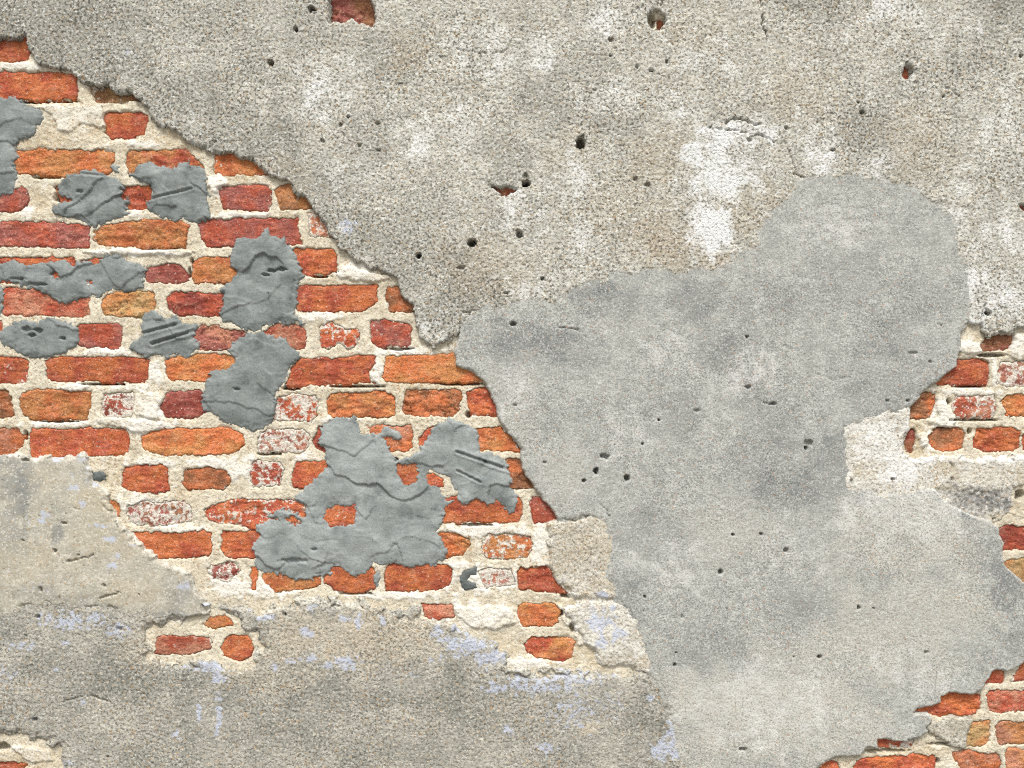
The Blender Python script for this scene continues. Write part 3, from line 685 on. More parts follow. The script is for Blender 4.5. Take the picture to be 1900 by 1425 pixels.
# ------------------------------------------------------------------ the fresh cement daubs
DAUBS = [
    ('ragged grey cement smear at the picture edge, topmost of all the daubs',
     [(-66, 190), (0, 184), (27, 178), (36, 185), (53, 196), (70, 199), (81, 206), (86, 222), (71, 236), (65, 251), (42, 261), (29, 274), (36, 297), (26, 307), (36, 322), (32, 344), (23, 361), (6, 364), (-66, 360)], []),
    ('round grey cement daub with a pointed lower lobe, between two orange bricks',
     [(109, 342), (126, 325), (158, 316), (179, 316), (194, 323), (208, 326), (227, 340), (232, 348), (223, 365), (230, 372), (239, 369), (236, 388), (243, 400), (229, 405), (202, 415), (179, 421), (164, 418),
      (147, 410), (114, 403), (94, 393), (101, 384), (118, 374), (140, 371), (121, 369), (109, 359)], []),
    ('squarish grey cement daub with one slanting trowel score, next to the round daub',
     [(242, 327), (252, 310), (263, 301), (280, 300), (295, 308), (304, 307), (318, 312), (335, 300), (350, 296), (359, 310), (380, 313), (385, 330), (384, 345), (389, 358), (398, 362), (387, 368), (391, 388), (391, 406),
      (363, 416), (343, 408), (327, 413), (310, 408), (290, 401), (273, 390), (271, 378), (284, 359), (282, 342), (261, 338)], []),
    ('long horizontal grey cement smear with two specks of brick showing through',
     [(-40, 489), (12, 485), (27, 480), (52, 488), (84, 488), (95, 484), (120, 480), (135, 496), (143, 485), (181, 487), (198, 472), (223, 472), (242, 485), (263, 493), (279, 500), (267, 512), (270, 530), (257, 538),
      (238, 545), (212, 538), (185, 553), (164, 550), (126, 566), (101, 557), (90, 546), (59, 536), (40, 532), (21, 523), (0, 521), (-40, 520)],
     [[(98, 510), (103, 505), (109, 508), (109, 514), (103, 516)], [(161, 521), (165, 518), (171, 520), (170, 526), (164, 527)]]),
    ('tall grey cement daub with a spiked top edge and dark torn pits in its middle',
     [(435, 444), (452, 438), (475, 445), (484, 434), (496, 420), (503, 437), (519, 443), (527, 439), (530, 453), (542, 461), (551, 476), (557, 493), (566, 514), (553, 531), (552, 548), (557, 562), (547, 575), (552, 586),
      (569, 602), (560, 606), (551, 598), (536, 602), (526, 611), (518, 600), (505, 606), (490, 606), (486, 616), (459, 613), (442, 608), (412, 596), (408, 581), (414, 568), (415, 547), (403, 535), (430, 521), (440, 507),
      (428, 492), (431, 467)], []),
    ('tall folded grey cement daub tapering to a rounded foot, below the spiked daub',
     [(434, 636), (459, 618), (488, 616), (501, 621), (526, 625), (539, 640), (557, 655), (556, 667), (537, 682), (536, 703), (526, 718), (511, 733), (514, 760), (506, 778), (500, 790), (479, 797), (470, 803), (447, 795),
      (414, 782), (392, 767), (378, 763), (370, 749), (379, 722), (379, 707), (394, 688), (421, 688), (434, 676), (437, 665), (423, 650)], []),
    ('oval grey cement daub with a cluster of dark pits, beside a red half brick',
     [(-6, 628), (0, 615), (13, 603), (42, 591), (69, 596), (90, 589), (114, 597), (137, 600), (146, 612), (150, 634), (139, 644), (124, 655), (90, 666), (63, 664), (34, 655), (6, 642)], []),
    ('fish shaped grey cement daub with two deep slanting trowel cuts',
     [(263, 594), (269, 579), (284, 573), (299, 584), (312, 588), (324, 582), (334, 596), (369, 602), (358, 625), (374, 640), (362, 653), (350, 670), (337, 662), (318, 661), (311, 666), (290, 661), (271, 663), (257, 655),
      (239, 646), (244, 636), (263, 623), (261, 608)], []),
    ('largest grey cement smear, forked at the top with brick showing through its gaps',
     [(597, 786), (610, 780), (635, 771), (662, 771), (668, 788), (670, 805), (681, 799), (700, 803), (708, 801), (714, 790), (738, 799), (748, 812), (740, 819), (722, 811), (714, 814), (717, 824), (721, 835), (736, 854), (759, 847),
      (780, 832), (786, 823), (793, 815), (801, 794), (818, 781), (835, 776), (856, 785), (884, 796), (887, 819), (889, 836), (927, 842), (938, 855), (946, 867), (951, 893), (944, 907), (962, 916), (960, 938), (947, 956),
      (936, 938), (923, 931), (906, 936), (881, 927), (864, 939), (854, 934), (849, 924), (832, 938), (820, 959), (822, 976), (811, 988), (818, 999), (833, 1026), (822, 1041), (801, 1050), (780, 1049), (756, 1053), (737, 1046),
      (705, 1049), (694, 1044), (686, 1057), (680, 1066), (650, 1070), (638, 1061), (631, 1052), (617, 1055), (614, 1066), (592, 1065), (579, 1074), (550, 1076), (532, 1069), (499, 1063), (473, 1057), (469, 1042), (474, 1025),
      (465, 1014), (484, 994), (474, 981), (473, 972), (498, 966), (520, 968), (512, 961), (493, 960), (508, 950), (527, 943), (548, 950), (562, 961), (570, 940), (546, 926), (563, 904), (588, 883), (609, 862), (603, 845), (607, 835),
      (588, 822), (594, 811)],
     [[(742, 863), (771, 861), (775, 876), (771, 892), (755, 903), (742, 888), (738, 876)], [(797, 874), (811, 878), (837, 886), (834, 899), (842, 908), (852, 917), (847, 928), (826, 926), (820, 912), (818, 902), (801, 901), (790, 892)],
      [(613, 942), (632, 940), (650, 943), (660, 936), (658, 969), (636, 972), (612, 976), (600, 957)], [(524, 963), (544, 957), (557, 969), (548, 974)]]),
    ('small grey cement chip stuck to the mortar above the round daub',
     [(204, 308), (212, 304), (218, 307), (223, 316), (218, 321), (208, 316)], []),
    ('narrow grey cement chip at the end of a brick below the largest smear',
     [(697, 1061), (704, 1059), (706, 1066), (704, 1088), (698, 1090), (693, 1082), (693, 1070)], []),
    ('dark grey crescent of old cement set in the white mortar',
     [(853, 1062), (864, 1054), (886, 1053), (888, 1064), (872, 1072), (870, 1078), (885, 1080), (884, 1093), (860, 1095), (851, 1080)], []),
    ('grey cement strip at the picture edge under the long smear',
     [(-60, 530), (4, 527), (9, 545), (6, 570), (7, 586), (-60, 592)], []),
    ('small dark grey cement lump in the mortar at the corner of the smooth plaster',
     [(172, 877), (190, 875), (199, 880), (198, 891), (180, 894), (173, 890)], []),
]
GROOVES = [(268, 373, 357, 351, 2.0, 4), (262, 620, 335, 600, 2.4, 6), (284, 638, 360, 614, 2.4, 7), (848, 838, 900, 856, 2.2, 6), (900, 856, 948, 873, 2.4, 7), (849, 873, 892, 894, 1.8, 5), 
           (120, 320, 200, 327, 2.0, 3), (500, 545, 500, 562, 1.2, 3), (548, 520, 540, 560, 1.2, 2)]
DAUB_PITS = [(505, 503, 10, 3, 8), (524, 500, 8, 4, 8), (495, 510, 8, 2.5, 6), (52, 611, 9, 6, 5), (62, 622, 7, 4, 6), (74, 614, 7, 5, 5), (118, 628, 7, 3, 5), (150, 356, 6, 3, 3), (740, 866, 4, 10, 5), (545, 820, 4, 3, 5),
             (400, 540, 10, 5, 8), (35, 518, 18, 3, 5), (70, 528, 18, 3, 5), (545, 1040, 26, 5, 3), (585, 1018, 5, 3, 4), (440, 722, 6, 3, 4)]

CHUNK = [(1714, 1347), (1726, 1335), (1738, 1330), (1770, 1328), (1802, 1327), (1801, 1345), (1796, 1362), (1790, 1386), (1784, 1393), (1762, 1382), (1740, 1372), (1722, 1358)]
# raised smears of mortar
LUMPS = [[(52, 196), (190, 194), (200, 235), (185, 242), (170, 234), (150, 228), (138, 244), (120, 246), (108, 238), (100, 220), (84, 205)],
         [(1782, 640), (1800, 632), (1818, 640), (1820, 654), (1795, 660), (1783, 655)], [(1883, 622), (1985, 619), (1985, 668), (1885, 668), (1867, 658), (1876, 645)],
         [(1737, 748), (1755, 745), (1768, 765), (1774, 782), (1768, 795), (1752, 802), (1742, 790), (1725, 786), (1722, 778), (1740, 775)],
         [(250, 728), (300, 727), (306, 735), (298, 750), (293, 765), (300, 775), (270, 776), (250, 765)], [(168, 711), (160, 728), (140, 727), (120, 729), (108, 712)],
         [(845, 1124), (955, 1124), (958, 1155), (920, 1168), (880, 1164), (850, 1145)], [(1702, 800), (1720, 806), (1722, 825), (1710, 830), (1702, 815)],
         [(380, 325), (400, 328), (425, 335), (424, 344), (408, 346), (405, 360), (392, 358), (386, 345)], [(628, 490), (700, 505), (730, 515), (700, 526), (640, 520), (625, 510)],
         [(180, 768), (300, 782), (300, 795), (262, 806), (240, 798), (185, 786)], [(1020, 1112), (1042, 1122), (1052, 1140), (1070, 1165), (1085, 1195), (1074, 1200), (1060, 1170), (1042, 1150)],
         [(20, 1378), (60, 1385), (90, 1390), (105, 1410), (60, 1412), (40, 1405)], [(380, 464), (345, 462), (280, 463), (150, 462), (150, 470), (240, 474), (345, 474)]]
# ------------------------------------------------------------------ ground in front of the wall
ground = mesh_object('ground', np.array([(-60, -60, 0), (60, -60, 0), (60, 1.0, 0), (-60, 1.0, 0)]), np.array([(0, 1, 2, 3)]), M_ground)
set_props(ground, kind='structure')

# ------------------------------------------------------------------ the wall grid
G = 2.0
XS = axis(-110, 2010, G, -2400, 4300)
YS = axis(-60, 1490, G, -1050, 1846)
YS[-1] = 1845.0
X, Y = np.meshgrid(XS, YS)
X, Y = X.astype(F), Y.astype(F)
w1x, w1y = noise(X, Y, 22, 1), noise(X, Y, 22, 2)
w2x, w2y = noise(X, Y, 8, 3), noise(X, Y, 8, 4)
w3x, w3y = noise(X, Y, 4.5, 5), noise(X, Y, 4.5, 6)
LF = fbm(X, Y, 420, 11, 3) * 3.0            # the whole wall undulates by a few millimetres
MF = fbm(X, Y, 60, 21, 3)
grain1 = noise(X, Y, 7.5, 31)
grain2 = noise(X, Y, 4.6, 32)
_c1, _c2, _, _, chip, chip2 = worley(X + 5 * w1x + 2 * w2x, Y + 5 * w1y + 2 * w2y, 17, 77)      # angular chips along broken edges
chip = (chip - 0.5).astype(F)
inside_frame = (X > -110) & (X < 2010) & (Y > -60) & (Y < 1490)
fineamp = np.where(inside_frame, 1.0, 0.0).astype(F)


def warped(a, b, c=0.8):
    return X + w1x * a + w2x * b + w3x * c, Y + w1y * a + w2y * b + w3y * c


def layer_sdf(poly, holes, wx, wy, chips=0.0):
    d = sdf(poly, wx, wy, XS, YS) + chip * chips
    for h in holes:
        d = np.minimum(d, -sdf(h, wx, wy, XS, YS))
    return d


def dig(H, pits, ragged=0.5, D=None):
    for (cx, cy, rx, ry, dep) in pits:
        rx, ry = (rx * 0.85, ry * 0.85) if dep > 8 else (rx * 0.7, ry * 0.7)
        r0, r1 = np.searchsorted(YS, [cy - ry * 2.4, cy + ry * 2.4])
        c0, c1 = np.searchsorted(XS, [cx - rx * 2.4, cx + rx * 2.4])
        sl = (slice(r0, r1), slice(c0, c1))
        q = np.sqrt(((X[sl] - cx) / rx) ** 2 + ((Y[sl] - cy) / ry) ** 2) + ragged * w2x[sl] + 0.25 * w3y[sl]
        H[sl] -= dep * 1.3 * sstep(1.15, 0.7, q)
        if D is not None:
            D[sl] = np.maximum(D[sl], 0)
    return H


def seg_dist(sl, x0, y0, x1, y1, jag=2.6):
    px, py = X[sl] + w2x[sl] * jag + w3x[sl] * jag * 0.6, Y[sl] + w2y[sl] * jag + w3y[sl] * jag * 0.6
    ex, ey = x1 - x0, y1 - y0
    t = np.clip(((px - x0) * ex + (py - y0) * ey) / (ex * ex + ey * ey + 1e-9), 0, 1)
    return np.hypot(px - x0 - t * ex, py - y0 - t * ey)


def crack(H, cracks):
    for pts, w, dep in cracks:
        xs_, ys_ = [p[0] for p in pts], [p[1] for p in pts]
        r0, r1 = np.searchsorted(YS, [min(ys_) - 12, max(ys_) + 12])
        c0, c1 = np.searchsorted(XS, [min(xs_) - 12, max(xs_) + 12])
        sl = (slice(r0, r1), slice(c0, c1))
        d = np.full(X[sl].shape, 99, F)
        for (a, b), (c, e) in zip(pts[:-1], pts[1:]):
            d = np.minimum(d, seg_dist(sl, a, b, c, e))
        H[sl] -= 1.6 * dep * np.exp(-(d / (w * 0.75)) ** 2) * sstep(-0.5, 0.1, w1x[sl] + 0.3)
    return H


def window(x0, y0, x1, y1):
    r0, r1 = np.searchsorted(YS, [y0, y1])
    c0, c1 = np.searchsorted(XS, [x0, x1])
    return (slice(r0, r1), slice(c0, c1))


def tone(w, d, t, b):
    return np.stack([np.clip(w, 0, 1), np.clip(d, 0, 1), np.clip(t, 0, 1), np.clip(b, 0, 1)], -1).astype(F)


def plaster(name, d, h, bevel, under, mat, attrs, cull=-5.0):
    """edge profile: full thickness inside, rounded arris, then a steep drop below the layer underneath"""
    edge = -bevel[1] * (0.6 + 1.6 * chip2) * (1 - sstep(0, bevel[0] * (0.6 + 1.4 * chip2), d)) ** 2
    H = h + edge
    H = np.where(d < 0, H + d * 8.0, H)
    H = np.maximum(H, under)
    return grid_object(name, X, Y, H, d > cull, mat, None, attrs)


streak = fbm(X + 8 * w1x, Y * 0.22, 62, 51, 4, 0.6)
patchy = fbm(X, Y, 150, 61, 5, 0.6)
patchy2 = fbm(X, Y, 70, 71, 4, 0.6)

# ---- outlines of all layers, and where one feathers out over another
wx, wy = warped(4.2, 3.2, 1.6)
d_up = layer_sdf(UPPER, UPPER_HOLES, wx, wy, 5.5)
wx, wy = warped(2.0, 1.2, 0.7)
d_gr = layer_sdf(GREY, GREY_HOLES, wx, wy, 2.5)
wx, wy = warped(6.0, 3.0, 1.2)
d_co = layer_sdf(COARSE, COARSE_HOLES, wx, wy, 4)
wx, wy = warped(3.5, 2.4, 1.2)
d_ta = layer_sdf(TAN, [], wx, wy, 5)
d_li = layer_sdf(LIME, [], wx, wy, 5)
soft_up = sstep(38, 22, np.abs(d_up)) * sstep(0, 10, d_gr)
soft_gr = sstep(38, 22, np.abs(d_gr)) * np.maximum(sstep(2, 12, d_li) * sstep(1760, 1700, X), np.maximum(0.8 * sstep(2, 12, d_ta), sstep(2, 12, d_co)))
d_up = d_up + soft_up * 9
d_gr = d_gr + soft_gr * 12

# ---- old pebbly plaster over the top
white = blobs(X, Y, [(1830, 400, 90, 240, .45), (1600, 250, 260, 160, .25), (1345, 300, 100, 95, 1), (1310, 430, 55, 75, 1), (1290, 385, 40, 50, 1), (1385, 250, 75, 35, .9), (1840, 545, 80, 75, .9), (1845, 450, 60, 60, .7), (600, 190, 60, 60, .75),
                     (650, 130, 40, 45, .6), (905, 90, 80, 60, .75), (1005, 105, 50, 50, .7), (1130, 180, 60, 40, .75), (650, 330, 60, 40, .5), (965, 395, 45, 45, .75), (815, 610, 45, 35, .7),
                     (1650, 20, 50, 30, .65), (1525, 285, 45, 50, .75), (1628, 322, 30, 40, .9), (1870, 220, 40, 40, .65), (1130, 40, 70, 50, .65), (240, 110, 60, 40, .35), (1760, 60, 60, 50, .5),
                     (1320, 120, 60, 50, .55), (1260, 200, 60, 40, .6), (1340, 500, 60, 20, .5), (1500, 120, 40, 50, .5), (1640, 200, 50, 40, .4), (860, 220, 60, 60, .5), (1050, 340, 60, 60, .4), (1100, 440, 60, 60, .4),
                     (760, 250, 50, 50, .35), (640, 425, 14, 16, .7), (1800, 300, 40, 50, .5), (1560, 60, 50, 30, .5), (950, 540, 60, 30, .4), (1060, 520, 60, 25, .5)], 81, 0.8, 42)
white = np.where(white > 0.85, white, white * 0.78) * (0.68 + 0.55 * patchy2 + 0.3 * streak) + 0.30 * sstep(0.0, 0.7, streak) + 0.28 * sstep(0.15, 0.8, patchy)
white = white * sstep(-150, 420, X + 0.4 * Y)
dark = blobs(X, Y, [(560, 350, 90, 70, .6), (650, 430, 80, 60, .6), (740, 520, 80, 60, .65), (820, 580, 60, 50, .6), (200, 120, 120, 60, .7), (90, 50, 210, 110, .8), (330, 190, 120, 60, .65), (450, 260, 160, 70, .6), (720, 110, 60, 55, .6), (770, 480, 110, 80, .55), (850, 545, 90, 50, .6), (1015, 190, 60, 60, .6), (1520, 20, 70, 40, .6),
                    (1850, 40, 70, 55, .6), (1800, 130, 50, 40, .5), (940, 300, 50, 60, .5), (690, 270, 60, 60, .5), (540, 370, 60, 60, .5), (400, 40, 120, 60, .45), (1690, 150, 50, 50, .3), (1590, 240, 60, 60, .4),
                    (860, 560, 80, 40, .5), (780, 400, 80, 60, .35), (1090, 120, 50, 50, .4), (1140, 235, 70, 30, .45), (1670, 330, 60, 30, .35), (1880, 330, 40, 50, .3), (560, 60, 80, 60, .4), (470, 120, 60, 50, .4)], 91, 0.9, 55)
dark = dark * (0.85 + 0.5 * patchy2) + 0.32 * sstep(0.0, 0.7, -streak) + 0.2 * sstep(0, 0.6, -patchy2)
tan_ = blobs(X, Y, [(1235, 440, 80, 75, .9), (1220, 300, 70, 60, .6), (1690, 250, 60, 60, .6), (1480, 170, 70, 60, .6), (900, 500, 90, 60, .6), (1325, 485, 60, 25, .8), (1400, 400, 60, 60, .5), (760, 100, 40, 40, .6),
                    (1130, 380, 60, 60, .5), (1700, 310, 80, 40, .4), (1060, 290, 60, 50, .4), (1300, 60, 60, 50, .3), (520, 330, 60, 40, .5)], 101, 0.9, 40) * (0.8 + 0.4 * MF)
dark = np.maximum(dark, 0.8 * blobs(X, Y, [(p[0], p[1], p[2] * 1.6, p[3] * 1.6, .6) for p in PITS_UPPER if p[4] < 12], 5, 0.5, 12))  # shade of the shallow pits, painted as a dark tone over them
blue = blobs(X, Y, [(648, 420, 14, 20, .8), (243, 98, 8, 12, .5), (1750, 186, 6, 4, .4)], 111, 0.6, 14)
rimw = sstep(9, 2, d_up) * 0.2
h_up = 12.0 + LF + MF * 1.1 + (grain1 * 0.9 + np.minimum(grain2, 0.1) * 1.6) * (1 - 0.55 * np.clip(white, 0, 1)) * fineamp
feather = noise(X, Y, 13, 401) * 0.9 + noise(X, Y, 34, 402) * 1.2
h_up = h_up + soft_up * (feather - 3.6 * sstep(34, 0, d_up) ** 1.5)
h_up = crack(dig(h_up, PITS_UPPER), CRACKS_UPPER)
o = plaster('pebbly_plaster_coat', d_up, h_up, (4.0, 2.2), -45.0, M_pebbly, {'tone': tone(white + rimw, dark, tan_, blue)})
set_props(o, 'weathered pebbly old plaster with pale lime streaks and small holes across the top', 'plaster')

# ---- smooth grey cement patch
fade_zone = soft_gr
vign = sstep(-0.2, 0.7, patchy)
white = blobs(X, Y, [(1420, 1300, 160, 90, .35), (1700, 950, 160, 60, .4), (1150, 1040, 60, 40, .25), (1380, 690, 80, 50, .3), (1550, 420, 100, 60, .3), (1480, 1010, 90, 60, .25), (1250, 1050, 70, 60, .3),
                     (1690, 1240, 90, 60, .3), (1230, 660, 60, 50, .25), (1160, 800, 60, 50, .2), (950, 720, 40, 60, .3)], 121, 0.8, 60)
dark = blobs(X, Y, [(990, 640, 110, 55, .55), (1140, 560, 70, 40, .6), (1290, 560, 60, 45, .5), (1560, 850, 120, 70, .55), (1470, 900, 90, 60, .5), (1250, 760, 60, 60, .35), (1650, 650, 110, 70, .35), (1740, 720, 60, 40, .4),
                    (1420, 850, 90, 60, .4), (1350, 640, 70, 50, .3), (1870, 1075, 40, 50, .8), (1830, 1030, 50, 50, .4), (1150, 1100, 50, 70, .4), (1300, 1190, 70, 70, .35), (1700, 560, 70, 60, .35), (1620, 740, 80, 40, .4),
                    (1790, 940, 50, 26, .7), (1210, 980, 80, 60, .3), (1500, 1120, 80, 60, .2), (1450, 560, 70, 60, .3), (1880, 1180, 40, 40, .4), (1650, 1010, 60, 60, .25), (1420, 760, 60, 40, .3), (1560, 520, 60, 60, .25)], 131, 0.9, 60)
dark = np.clip(dark * (1.25 + 0.8 * patchy2) + 0.3 * sstep(0, 0.7, patchy2) + 0.15 * MF, 0, 1)
white = white * 1.3 + 0.22 * sstep(0.1, 0.7, -patchy2) + 0.2 * sstep(0.1, 0.6, streak)
tan_ = blobs(X, Y, [(1400, 1330, 240, 110, .8), (1680, 1000, 160, 90, .8), (1640, 1180, 150, 110, .7), (1760, 1100, 90, 80, .7), (1350, 990, 110, 60, .35), (960, 760, 50, 120, .35), (1160, 600, 60, 30, .2), (1050, 880, 60, 60, .3),
                    (1480, 1240, 120, 80, .6), (1560, 1330, 100, 60, .7), (1250, 1290, 60, 80, .4)], 141, 0.8, 70) * (0.75 + 0.5 * MF)
tan_ = np.maximum(tan_, sstep(7, 1, d_gr) * 0.5)
white = np.maximum(white, fade_zone * sstep(30, 0, d_gr) * 0.5 * (d_li > 0))
tan_ = np.maximum(tan_, fade_zone * sstep(34, 0, d_gr) * 0.6)
h_gr = 11.3 + LF + MF * 0.55 + (grain1 * 0.35 + np.minimum(grain2, 0.05) * 0.8) * fineamp
h_gr = h_gr + soft_gr * (feather - 4.6 * sstep(36, 0, d_gr) ** 1.5)
h_gr = crack(dig(h_gr, PITS_GREY), CRACKS_GREY)
o = plaster('grey_cement_patch', d_gr, h_gr, (4.0, 2.2), -40.0, M_cement, {'tone': tone(white, dark, tan_, 0 * tan_)})
set_props(o, 'broad smooth grey cement patch with a rounded head, across the middle', 'plaster')

# ---- lower plaster: coarse coat, smooth coat over it, tan fragment, lime base coat
BLUE_LOW = [(640, 1226, 32, 11), (575, 1221, 16, 7), (392, 1236, 38, 9), (408, 1255, 14, 10), (372, 1312, 5, 22), (407, 1330, 6, 26), (404, 1282, 5, 16, .8), (862, 1196, 44, 18), (850, 1163, 14, 9), (905, 1218, 30, 14), (812, 1170, 10, 14),
            (640, 1148, 12, 7), (572, 1170, 12, 10), (668, 1152, 7, 14), (711, 1152, 6, 10), (578, 1124, 10, 6), (478, 1128, 20, 8, .8), (495, 1145, 14, 6), (1000, 1268, 75, 16, .85), (1062, 1258, 45, 16, .8), (920, 1275, 24, 9), (1065, 1315, 45, 34, .65),
            (1248, 1352, 12, 20), (1240, 1388, 34, 18), (1205, 1292, 7, 8), (1245, 1335, 7, 14), (130, 1148, 46, 14, .9), (180, 1148, 24, 14, .8), (225, 1168, 26, 14, .8), (45, 1196, 26, 9, .7), (18, 1250, 18, 18, .6), (108, 1240, 12, 6, .7), (330, 1360, 7, 8), (155, 1300, 10, 5, .8),
            (942, 1350, 12, 10, .8), (1012, 1385, 20, 10, .8), (60, 1330, 20, 10, .5), (120, 1190, 14, 5, .8), (510, 1235, 10, 6), (540, 1225, 8, 5), (1150, 1250, 10, 6), (1130, 1300, 26, 30, .5), (770, 1250, 14, 5, .7), (800, 1225, 8, 8, .7), (120, 1415, 20, 8, .8), (700, 1295, 12, 5, .4)]
blue = blobs(X, Y, [(q[0], q[1], q[2] * 1.25, q[3] * 1.25, (q[4] if len(q) > 4 else 1) * .92) for q in BLUE_LOW], 151, 1.1, 14) + 0.12 * sstep(0.1, 0.6, patchy2) * sstep(1290, 1200, Y)
white = blobs(X, Y, [(560, 1115, 140, 26, .5), (850, 1150, 60, 18, .4), (430, 1160, 60, 26, .5), (960, 1236, 60, 10, .6), (1090, 1255, 70, 20, .2), (250, 1160, 60, 20, .3)], 161, 0.8, 30)
white = np.maximum(white, sstep(12, 2, d_co) * (0.25 + 0.4 * w1y))
dark = np.clip(0.15 + 0.62 * sstep(-0.35, 0.6, patchy2) + 0.25 * patchy + 0.3 * blobs(X, Y, [(200, 1250, 160, 50, 1), (480, 1330, 200, 50, 1), (820, 1290, 120, 50, 1), (560, 1275, 70, 30, 1)], 171, 0.9, 60), 0, 1)
tan_ = blobs(X, Y, [(680, 1180, 160, 55, .8), (560, 1180, 80, 50, .7), (500, 1250, 90, 40, .4), (1100, 1345, 30, 14, .8), (300, 1200, 80, 40, .5), (780, 1170, 60, 40, .7)], 181, 0.9, 40) * (0.8 + 0.5 * MF)
h_co = 8.5 + LF + MF * 1.6 + (grain1 * 0.8 + np.minimum(grain2, 0.1) * 1.4) * fineamp
h_co = h_co + 1.6 * sstep(0, 20, d_gr + 20) * sstep(1000, 1150, X)
h_co = crack(dig(h_co, PITS_LOW), CRACKS_LOW)
o = plaster('coarse_plaster_coat', d_co, h_co, (20.0, 7.5), -40.0, M_coarse, {'tone': tone(white, dark, tan_, blue)})
set_props(o, 'coarse brownish sandy plaster along the bottom with flakes of pale blue paint', 'plaster')

wx, wy = warped(3.5, 2.4, 1.2)
d_sm = layer_sdf(SMOOTH, [], wx, wy) + chip * 5 + sstep(1100, 1130, Y) * 14 * noise(X, Y, 30, 193)
blue = blobs(X, Y, [(140, 905, 18, 7), (85, 957, 12, 14), (158, 935, 7, 12), (190, 974, 18, 5), (110, 852, 12, 8), (155, 852, 12, 10, .9), (205, 998, 14, 7), (210, 1046, 12, 9), (222, 1030, 12, 12, .8), (72, 1085, 22, 10, .7), (345, 1085, 14, 12, .8),
                    (165, 875, 8, 18, .7), (182, 900, 12, 6), (60, 960, 8, 12, .6), (250, 1010, 12, 3, .8), (388, 1122, 10, 6), (340, 1135, 24, 7, .5), (20, 1060, 14, 10, .5), (130, 880, 12, 8, .6)], 191, 1.1, 12) * 0.85
white = sstep(9, 2, d_sm) * (0.55 + 0.5 * w1x) * sstep(1180, 1060, Y) + 0.22 * sstep(0.1, 0.7, streak)
dark = np.clip(blobs(X, Y, [(40, 900, 40, 60, .6), (25, 850, 40, 24, .5), (110, 990, 12, 20, .7), (180, 880, 20, 30, .3), (20, 1000, 50, 60, .35), (160, 1120, 70, 16, .3), (340, 1100, 36, 30, .4), (320, 1140, 60, 12, .6), (80, 1100, 40, 20, .3), (230, 985, 30, 14, .35)], 201, 0.9, 26)
               + 0.35 * sstep(0.0, 0.7, -streak), 0, 1)
tan_ = np.clip(blobs(X, Y, [(180, 940, 40, 40, .7), (200, 1010, 70, 40, .5), (60, 1040, 90, 40, .5), (250, 1090, 60, 30, .5), (90, 890, 30, 30, .4)], 211, 0.8, 40), 0, 1) * (0.8 + 0.5 * MF)
h_sm = 10.8 + LF + MF * 0.9 + fbm(X, Y * 2.2, 40, 23, 3) * 0.5 + (grain1 * 0.25 + np.minimum(grain2, -0.25) * 0.9 + 0.22) * fineamp
h_sm = h_sm - 2.6 * sstep(1085, 1135, Y + 10 * w1x) * sstep(420, 250, X)
h_sm = crack(dig(h_sm, PITS_LOW), CRACKS_LOW)
o = plaster('smooth_plaster_coat', d_sm, h_sm, (9.0, 6.0), -30.0, M_smooth, {'tone': tone(white, dark, tan_, blue)})
set_props(o, 'smooth beige plaster with a slanting broken edge, grey streaks and blue paint specks', 'plaster')

blue = blobs(X, Y, [(1112, 1152, 30, 26), (1150, 1174, 16, 12), (1118, 1102, 12, 9), (1118, 1192, 22, 12), (1135, 1125, 8, 8), (1098, 1130, 10, 10, .8)], 221, 1.1, 14) * 0.95
low = sstep(1095, 1115, Y - 0.25 * (1110 - X) * 0 + 10 * w1x)
white = np.clip(0.3 * low + sstep(8, 2, d_ta) * 0.35 + 0.3 * blobs(X, Y, [(1070, 1080, 40, 24, 1), (1110, 1095, 20, 14, 1)], 231, 0.8, 20), 0, 1)
dark = np.clip(0.4 * blobs(X, Y, [(1045, 1030, 30, 40, 1), (1085, 1010, 30, 40, 1), (1100, 1050, 20, 30, 1), (1150, 1222, 40, 14, 1)], 241, 0.9, 18), 0, 1)
tan_ = np.clip(0.2 + (1 - low) * (0.45 + 0.4 * MF) + 0.5 * sstep(1205, 1225, Y), 0, 1)
h_ta = 8.2 + 1.8 * sstep(-30, 5, d_gr) + LF + MF * 1.4 - 1.5 * np.exp(-((Y - 1112 - 6 * w1x) / 5) ** 2) * 3 + (grain1 * 0.8 + np.minimum(grain2, 0.1) * 1.4) * fineamp
o = plaster('tan_plaster_fragment', d_ta, h_ta, (9.0, 5.0), -30.0, M_lime, {'tone': tone(white, dark, tan_, blue)})
set_props(o, 'narrow tan plaster fragment with a blue stain between the bricks and the grey cement', 'plaster')

dark = np.clip(blobs(X, Y, [(1830, 928, 46, 20, .9), (1790, 925, 30, 22, .8), (1862, 935, 24, 20, .8), (1765, 900, 14, 14, .6), (1810, 950, 40, 10, .5), (1655, 885, 8, 10, .5)], 251, 1.0, 10), 0, 1)
tan_ = np.clip(blobs(X, Y, [(1750, 870, 26, 14, .8), (1772, 885, 14, 18, .6), (1590, 870, 14, 16, .7), (1615, 868, 14, 20, .6), (1640, 825, 24, 20, .3), (1585, 815, 12, 14, .5), (1840, 880, 60, 20, .35), (1890, 880, 14, 20, .8), (1845, 958, 30, 8, .7), (1740, 905, 50, 7, .6)], 261, 0.9, 16), 0, 1)
white = np.clip(blobs(X, Y, [(1640, 830, 70, 60, .6), (1670, 875, 50, 30, .9), (1700, 850, 60, 12, .8), (1850, 850, 90, 10, .7), (1600, 800, 40, 30, .5)], 271, 0.8, 22), 0, 1)
h_li = 10.4 - 3.6 * sstep(1672, 1735, X) + LF + MF * 1.3 + (grain1 * 0.7 + np.minimum(grain2, 0.1) * 1.2) * fineamp - 4 * sstep(900, 918, Y + 5 * w1x) * sstep(1690, 1740, X)
